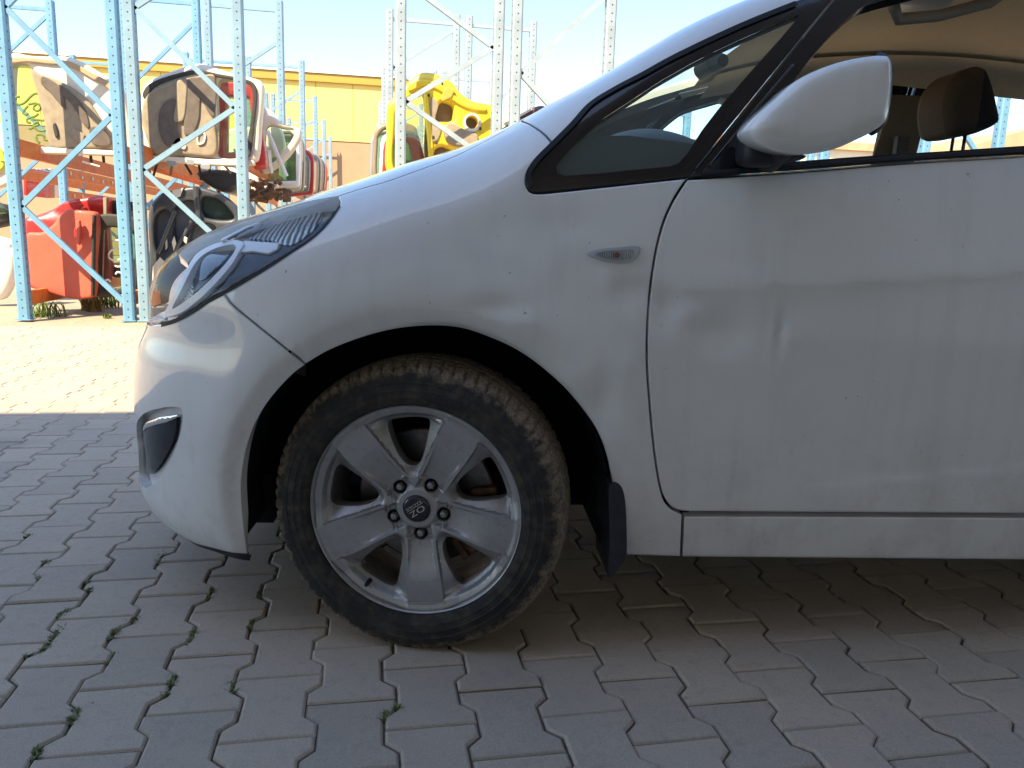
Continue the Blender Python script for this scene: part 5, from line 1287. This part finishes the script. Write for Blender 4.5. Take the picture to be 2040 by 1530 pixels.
t.slab('skin', [(392, 345), (430, 338), (472, 345), (480, 368), (452, 384), (410, 366)], DGREY, 0, .5, (), .05, .1)
t = Part('wiring', [(340, 330), (400, 345)], 8.5, 'tangle of black wiring hanging under the upper shelf', 'wiring')
for k in range(9):
    x = 300+k*24; t.rod('cable', (x, 322+random.uniform(-2, 4)), (x+random.uniform(-14, 18), 345+random.uniform(0, 18)), .012, random.choice((SEALB, SEALB, LINING, WHITEP)), random.uniform(-.1, .2))
# clutter on the lower shelf behind
CL = simple('scrap_brown', (.16, .09, .05), .7, var=.5, scale=20, bumps=.3)
t = Part('scrap_heap', [(495, 360), (560, 380)], 9.6, 'heap of rusty small parts under the right hand orange beam', 'scrap')
b = MB()
for k in range(70):
    q = atY(random.uniform(492, 575), random.uniform(362, 398), 9.6+random.uniform(-.5, .8)); M_ = Matrix.Rotation(random.uniform(0, 6), 3, Vector((random.random(), random.random(), random.random())).normalized()); b.box(tuple(q-t.base), (random.uniform(.03, .16), random.uniform(.02, .05), random.uniform(.02, .07)), M_)
b.build('scrap', CL, t.o)
# 9 left edge: white fender, bumper, door with glass
sh = [(-40, 470), (10, 474), (32, 486), (36, 510), (32, 550), (14, 590), (-2, 598), (-40, 598)]
t = Part('salvaged_panel', sh, 9.3, 'white fender standing on the ground at the left edge', 'fender')
t.slab('skin', sh, WHITEP, 0, .06, (), .12, .25, shape=lambda W: -.04*np.exp(-((W[:, 1]-.62)/.03)**2))
sh = [(-40, 405), (8, 408), (24, 420), (30, 436), (20, 446), (-40, 452)]
t = Part('salvaged_panel', sh, 9.6, 'black bumper with greenish lamp lying above the white fender', 'bumper')
t.slab('skin', sh, SEALB, 0, .2, (), .08, .1); t.slab('lamp', [(2, 408), (14, 411), (22, 424), (8, 426), (-6, 422)], PANE, .1, .02, (), .02, .03)
sh = [(-60, 90), (-10, 100), (8, 150), (14, 250), (22, 360), (-40, 366)]
wi = [(-50, 110), (-14, 112), (0, 160), (6, 240), (-50, 250)]
t = Part('salvaged_panel', sh, 9.0, 'pale door with yellow scribbled glass cut off by the left edge', 'car door', 'car doors on the racks')
t.slab('skin', sh, CREAM, 0, .08, [wi], .03, .06); pn = t.pane('glass', wi, PANE, .0)
t.stroke('marker_stroke', [(-20, 290), (2, 300), (8, 330), (-12, 345)], YELLOWINK, .03, .05)
# 10 yellow tailgate
sh = [(768, 330), (770, 270), (771, 215), (776, 203), (794, 185), (810, 168), (826, 153.5), (840, 145), (859.5, 145.6), (884, 153.6), (902, 166), (917.7, 185), (940.6, 201), (967, 206.5), (981, 211), (984, 240), (983, 330), (900, 350), (780, 350)]
wi = [(788, 240), (792, 222), (806, 206), (834, 187), (842, 190), (846, 230), (852, 290), (854, 345), (790, 345)]
t = Part('tailgate', sh, 8.15, 'bright yellow tailgate, bare inner side with round holes, above the hood', 'tailgate', 'tailgates on the racks')
hs_ = [[(868, 240), (871, 220), (877, 205), (888, 204), (901, 212), (902, 232), (898, 242), (884, 243)], [(939+12*math.cos(a), 245+12.5*math.sin(a)) for a in np.linspace(0, 2*math.pi, 14, endpoint=False)], [(862, 345), (866, 300), (880, 292), (904, 300), (950, 302), (955, 330), (930, 345)]]
y0 = t.slab('shell', sh, YELP, 0, .08, [wi]+hs_, .06, .10)
t.slab('backing', [(858, 200), (905, 198), (975, 225), (978, 330), (860, 345)], BROWNP, -.11, .02, (), .01, .05)
t.slab('ridge', [(844, 188), (851, 190), (858, 250), (864, 340), (856, 342), (850, 270)], YELP, .055, .03, (), .025, .03)
t.slab('ridge', [(812, 172), (845, 160), (880, 172), (905, 192), (930, 208), (968, 216), (966, 224), (925, 216), (900, 202), (876, 184), (845, 173), (815, 184)], YELP, .055, .03, (), .025, .03)
t.slab('bracket', [(884, 180), (890, 175), (905, 183), (898, 197), (880, 206), (876, 200)], simple('ochre_plastic', (.45, .33, .05), .6), .08, .03, (), .01, .02, smooth=False)
t.slab('speaker_ring', [(939+18*math.cos(a), 246+19*math.sin(a)) for a in np.linspace(0, 2*math.pi, 18, endpoint=False)], CREAM, .055, .02, [[(939+12.5*math.cos(a), 245+13*math.sin(a)) for a in np.linspace(0, 2*math.pi, 14, endpoint=False)]], .01, .02)
t.slab('wiper_motor', [(886, 252), (898, 246), (930, 262), (950, 270), (948, 290), (905, 292), (890, 284), (882, 268)], LINING, .06, .06, (), .03, .04)
t.slab('sealing_foil', [(858, 196), (872, 208), (866, 240), (878, 252), (870, 280), (858, 282), (855, 240)], LINING, .06, .005, (), .003, .02)
for x, y in ((853, 192), (862, 275), (868, 286), (955, 258), (880, 170)): t.slab('slot', [(x-2.2, y-3), (x+2.2, y-3), (x+2.4, y+3), (x-2, y+3)], SEALB, .068, .003, (), .001, .01, smooth=False)
t.slab('white_sticker', [(818, 190), (838, 182), (842, 192), (822, 202)], WHITEP, .045, .003, (), .001, .01, smooth=False)
t.pane('glass', wi, PANE, .0)
for i, (Y, xa, xb, yt, yb, mt, nm) in enumerate(((8.55, 744, 790, 247, 375, BROWNP, 'brown tailgate, its rounded corner left of the yellow one'), (8.9, 738, 770, 258, 375, SILVP, 'silver grey tailgate edge, outermost left of the yellow one'), (8.4, 758, 795, 262, 375, WHITEP, 'white tailgate edge tucked against the yellow one'), (8.3, 763, 798, 275, 375, RED2, 'red tailgate edge nearest the yellow one'))):
    sh = [(xa+6, yb), (xa, yt+28), (xa+4, yt+12), (xa+14, yt+3), (xa+30, yt), (xb+20, yt-2), (xb+40, yt+10), (xb+50, yb)]
    wi = [(xa+14, yb-8), (xa+9, yt+30), (xa+14, yt+18), (xa+24, yt+10), (xb+16, yt+10), (xb+24, yb-8)]
    t = Part('tailgate', sh, Y, nm, 'tailgate', 'tailgates on the racks'); t.slab('shell', sh, mt, 0, .08, [wi], .03, .05); t.pane('glass', wi, PANE)
# 11 maroon panels showing over the hood
MAR = simple('maroon_paint', (.10, .035, .035), .4, 0, .5)
for Y, sh, nm in ((8.3, [(994, 275), (998, 252), (1020, 237), (1058, 216), (1082, 211), (1100, 225), (1100, 280)], 'dark maroon bonnet edge rising over the hood line'), (8.6, [(990, 260), (1005, 240), (1030, 232), (1060, 228), (1070, 280), (990, 285)], 'brown panel edge tucked beside the maroon one')):
    t = Part('salvaged_panel', sh, Y, nm, 'bonnet'); t.slab('skin', sh, MAR if Y < 8.5 else BROWNP, 0, .06, (), .04, .06); t.slab('edge', [(sh[1][0], sh[1][1]), (sh[2][0], sh[2][1]), (sh[3][0], sh[3][1]), (sh[3][0]+1, sh[3][1]+4), (sh[2][0]+1, sh[2][1]+5), (sh[1][0]+2, sh[1][1]+5)], CREAM, .045, .01, (), .004, .005, smooth=False)

# ---- weeds
LEAF = simple('weed_leaf', (.10, .155, .03), .6, var=.35, scale=30); DRY = simple('dry_weed', (.26, .20, .07), .8, var=.3, scale=30)
def blades(n, spread, h, lean=.6, wide=.006):
    V = []; F = []
    for k in range(n):
        a = random.uniform(0, 6.28); r = spread*math.sqrt(random.random()); x, y = r*math.cos(a), r*math.sin(a); hh = h*random.uniform(.4, 1); d = random.uniform(0, 6.28); L = hh*lean*random.uniform(.2, 1); w = wide*random.uniform(.6, 1.4)
        dx, dy = math.cos(d), math.sin(d); n0 = len(V)
        for t, ww in ((0, .6), (.35, 1), (.7, .8), (1, .05)):
            px, py, pz = x+dx*L*t*t, y+dy*L*t*t, hh*(t-.25*t*t*lean)
            V += [(px-dy*w*ww, py+dx*w*ww, pz), (px+dy*w*ww, py-dx*w*ww, pz)]
        F += [(n0, n0+1, n0+3, n0+2), (n0+2, n0+3, n0+5, n0+4), (n0+4, n0+5, n0+7, n0+6)]
    return V, F
for (x, y, n, sp_, h, mt, lb) in ((98, 628, 70, .16, .22, LEAF, 'low green weed at the foot of the leftmost rack post'), (185, 618, 90, .12, .34, DRY, 'tall yellowing weed under the red doors'), (192, 612, 50, .10, .30, LEAF, 'upright green weed behind the yellowing one'), (225, 610, 60, .16, .26, LEAF, 'green weed under the black framed window'), (70, 630, 40, .12, .10, LEAF, 'small flat weed close to the left rack foot'), (215, 632, 30, .04, .07, LEAF, 'tiny weed on the sand before the right rack foot'), (275, 600, 40, .10, .2, DRY, 'dry weed between the two rack posts')):
    p = atZ(x, y, 0); V, F = blades(n, sp_, h, .8, .007); o = mesh_obj('weed', V, F, mt); o.location = (p[0], p[1], -.01); tag(o, lb, 'weed', 'weeds below the racks')
JV = []; JF = []
for (x, y) in ((182, 1160), (147, 1180), (137, 1217), (120, 1215), (239, 1237), (235, 1268), (243, 1255), (228, 1262), (137, 1264), (78, 1266), (80, 1296), (55, 1315), (106, 1449), (104, 1488), (92, 1500), (396, 1176), (533, 1184), (306, 1372), (247, 1305), (365, 1280), (443, 1252), (470, 1249), (396, 1351), (763, 1405), (790, 1425), (490, 1368), (27, 1068), (140, 1410), (310, 1130), (326, 1110), (70, 1290), (52, 1155), (118, 1118), (62, 1120)):
    p = np.array(atZ(x, y, 0)); i = round((p[0]-PX0)/PX-.5)
    yl = abs((p[1]-PY0-(PL/2 if i % 2 else 0)+PL/2) % PL-PL/2); e = np.interp(yl, [PL/4-.0125, PL/4+.0125], [PX/2-.0125, PX/2+.0125])
    p[0] = PX0+i*PX+e
    for k in range(2):
        V, F = blades(22, .008, .015, 1.0, .0020); dy = random.gauss(0, .016); n0 = len(JV); JV += [(v[0]+p[0]+random.gauss(0, .001), v[1]+p[1]+dy, v[2]-.007) for v in V]; JF += [tuple(i+n0 for i in f) for f in F]
o = mesh_obj('joint_weeds', JV, JF, simple('joint_grass', (.17, .20, .07), .7, var=.35, scale=40)); tag(o, 'tufts of moss and grass growing in the paving joints', 'weeds', kind='stuff')
# pebbles and crumbs
CV = []; CF_ = []
for k in range(900):
    x, y = random.uniform(-3, 2.4), random.uniform(.9, 7.2); i = round((x-PX0)/PX-.5)
    if random.random() < .75: x = PX0+(i+.5)*PX+random.gauss(0, .012)
    r = random.uniform(.001, .0032)*(1.5 if random.random() < .06 else 1); n0 = len(CV)
    z = -.004 if random.random() < .75 else .001
    CV += [(x+r, y, z), (x-r, y, z), (x, y+r, z), (x, y-r, z), (x, y, z+r), (x, y, z-r)]; CF_ += [tuple(n0+j for j in f) for f in ((0, 2, 4), (2, 1, 4), (1, 3, 4), (3, 0, 4))]
o = mesh_obj('grit', CV, CF_, simple('grit_stone', (.36, .32, .27), .9, var=.3, scale=50)); tag(o, 'loose grit and sand crumbs along the paving joints', 'grit', kind='stuff')
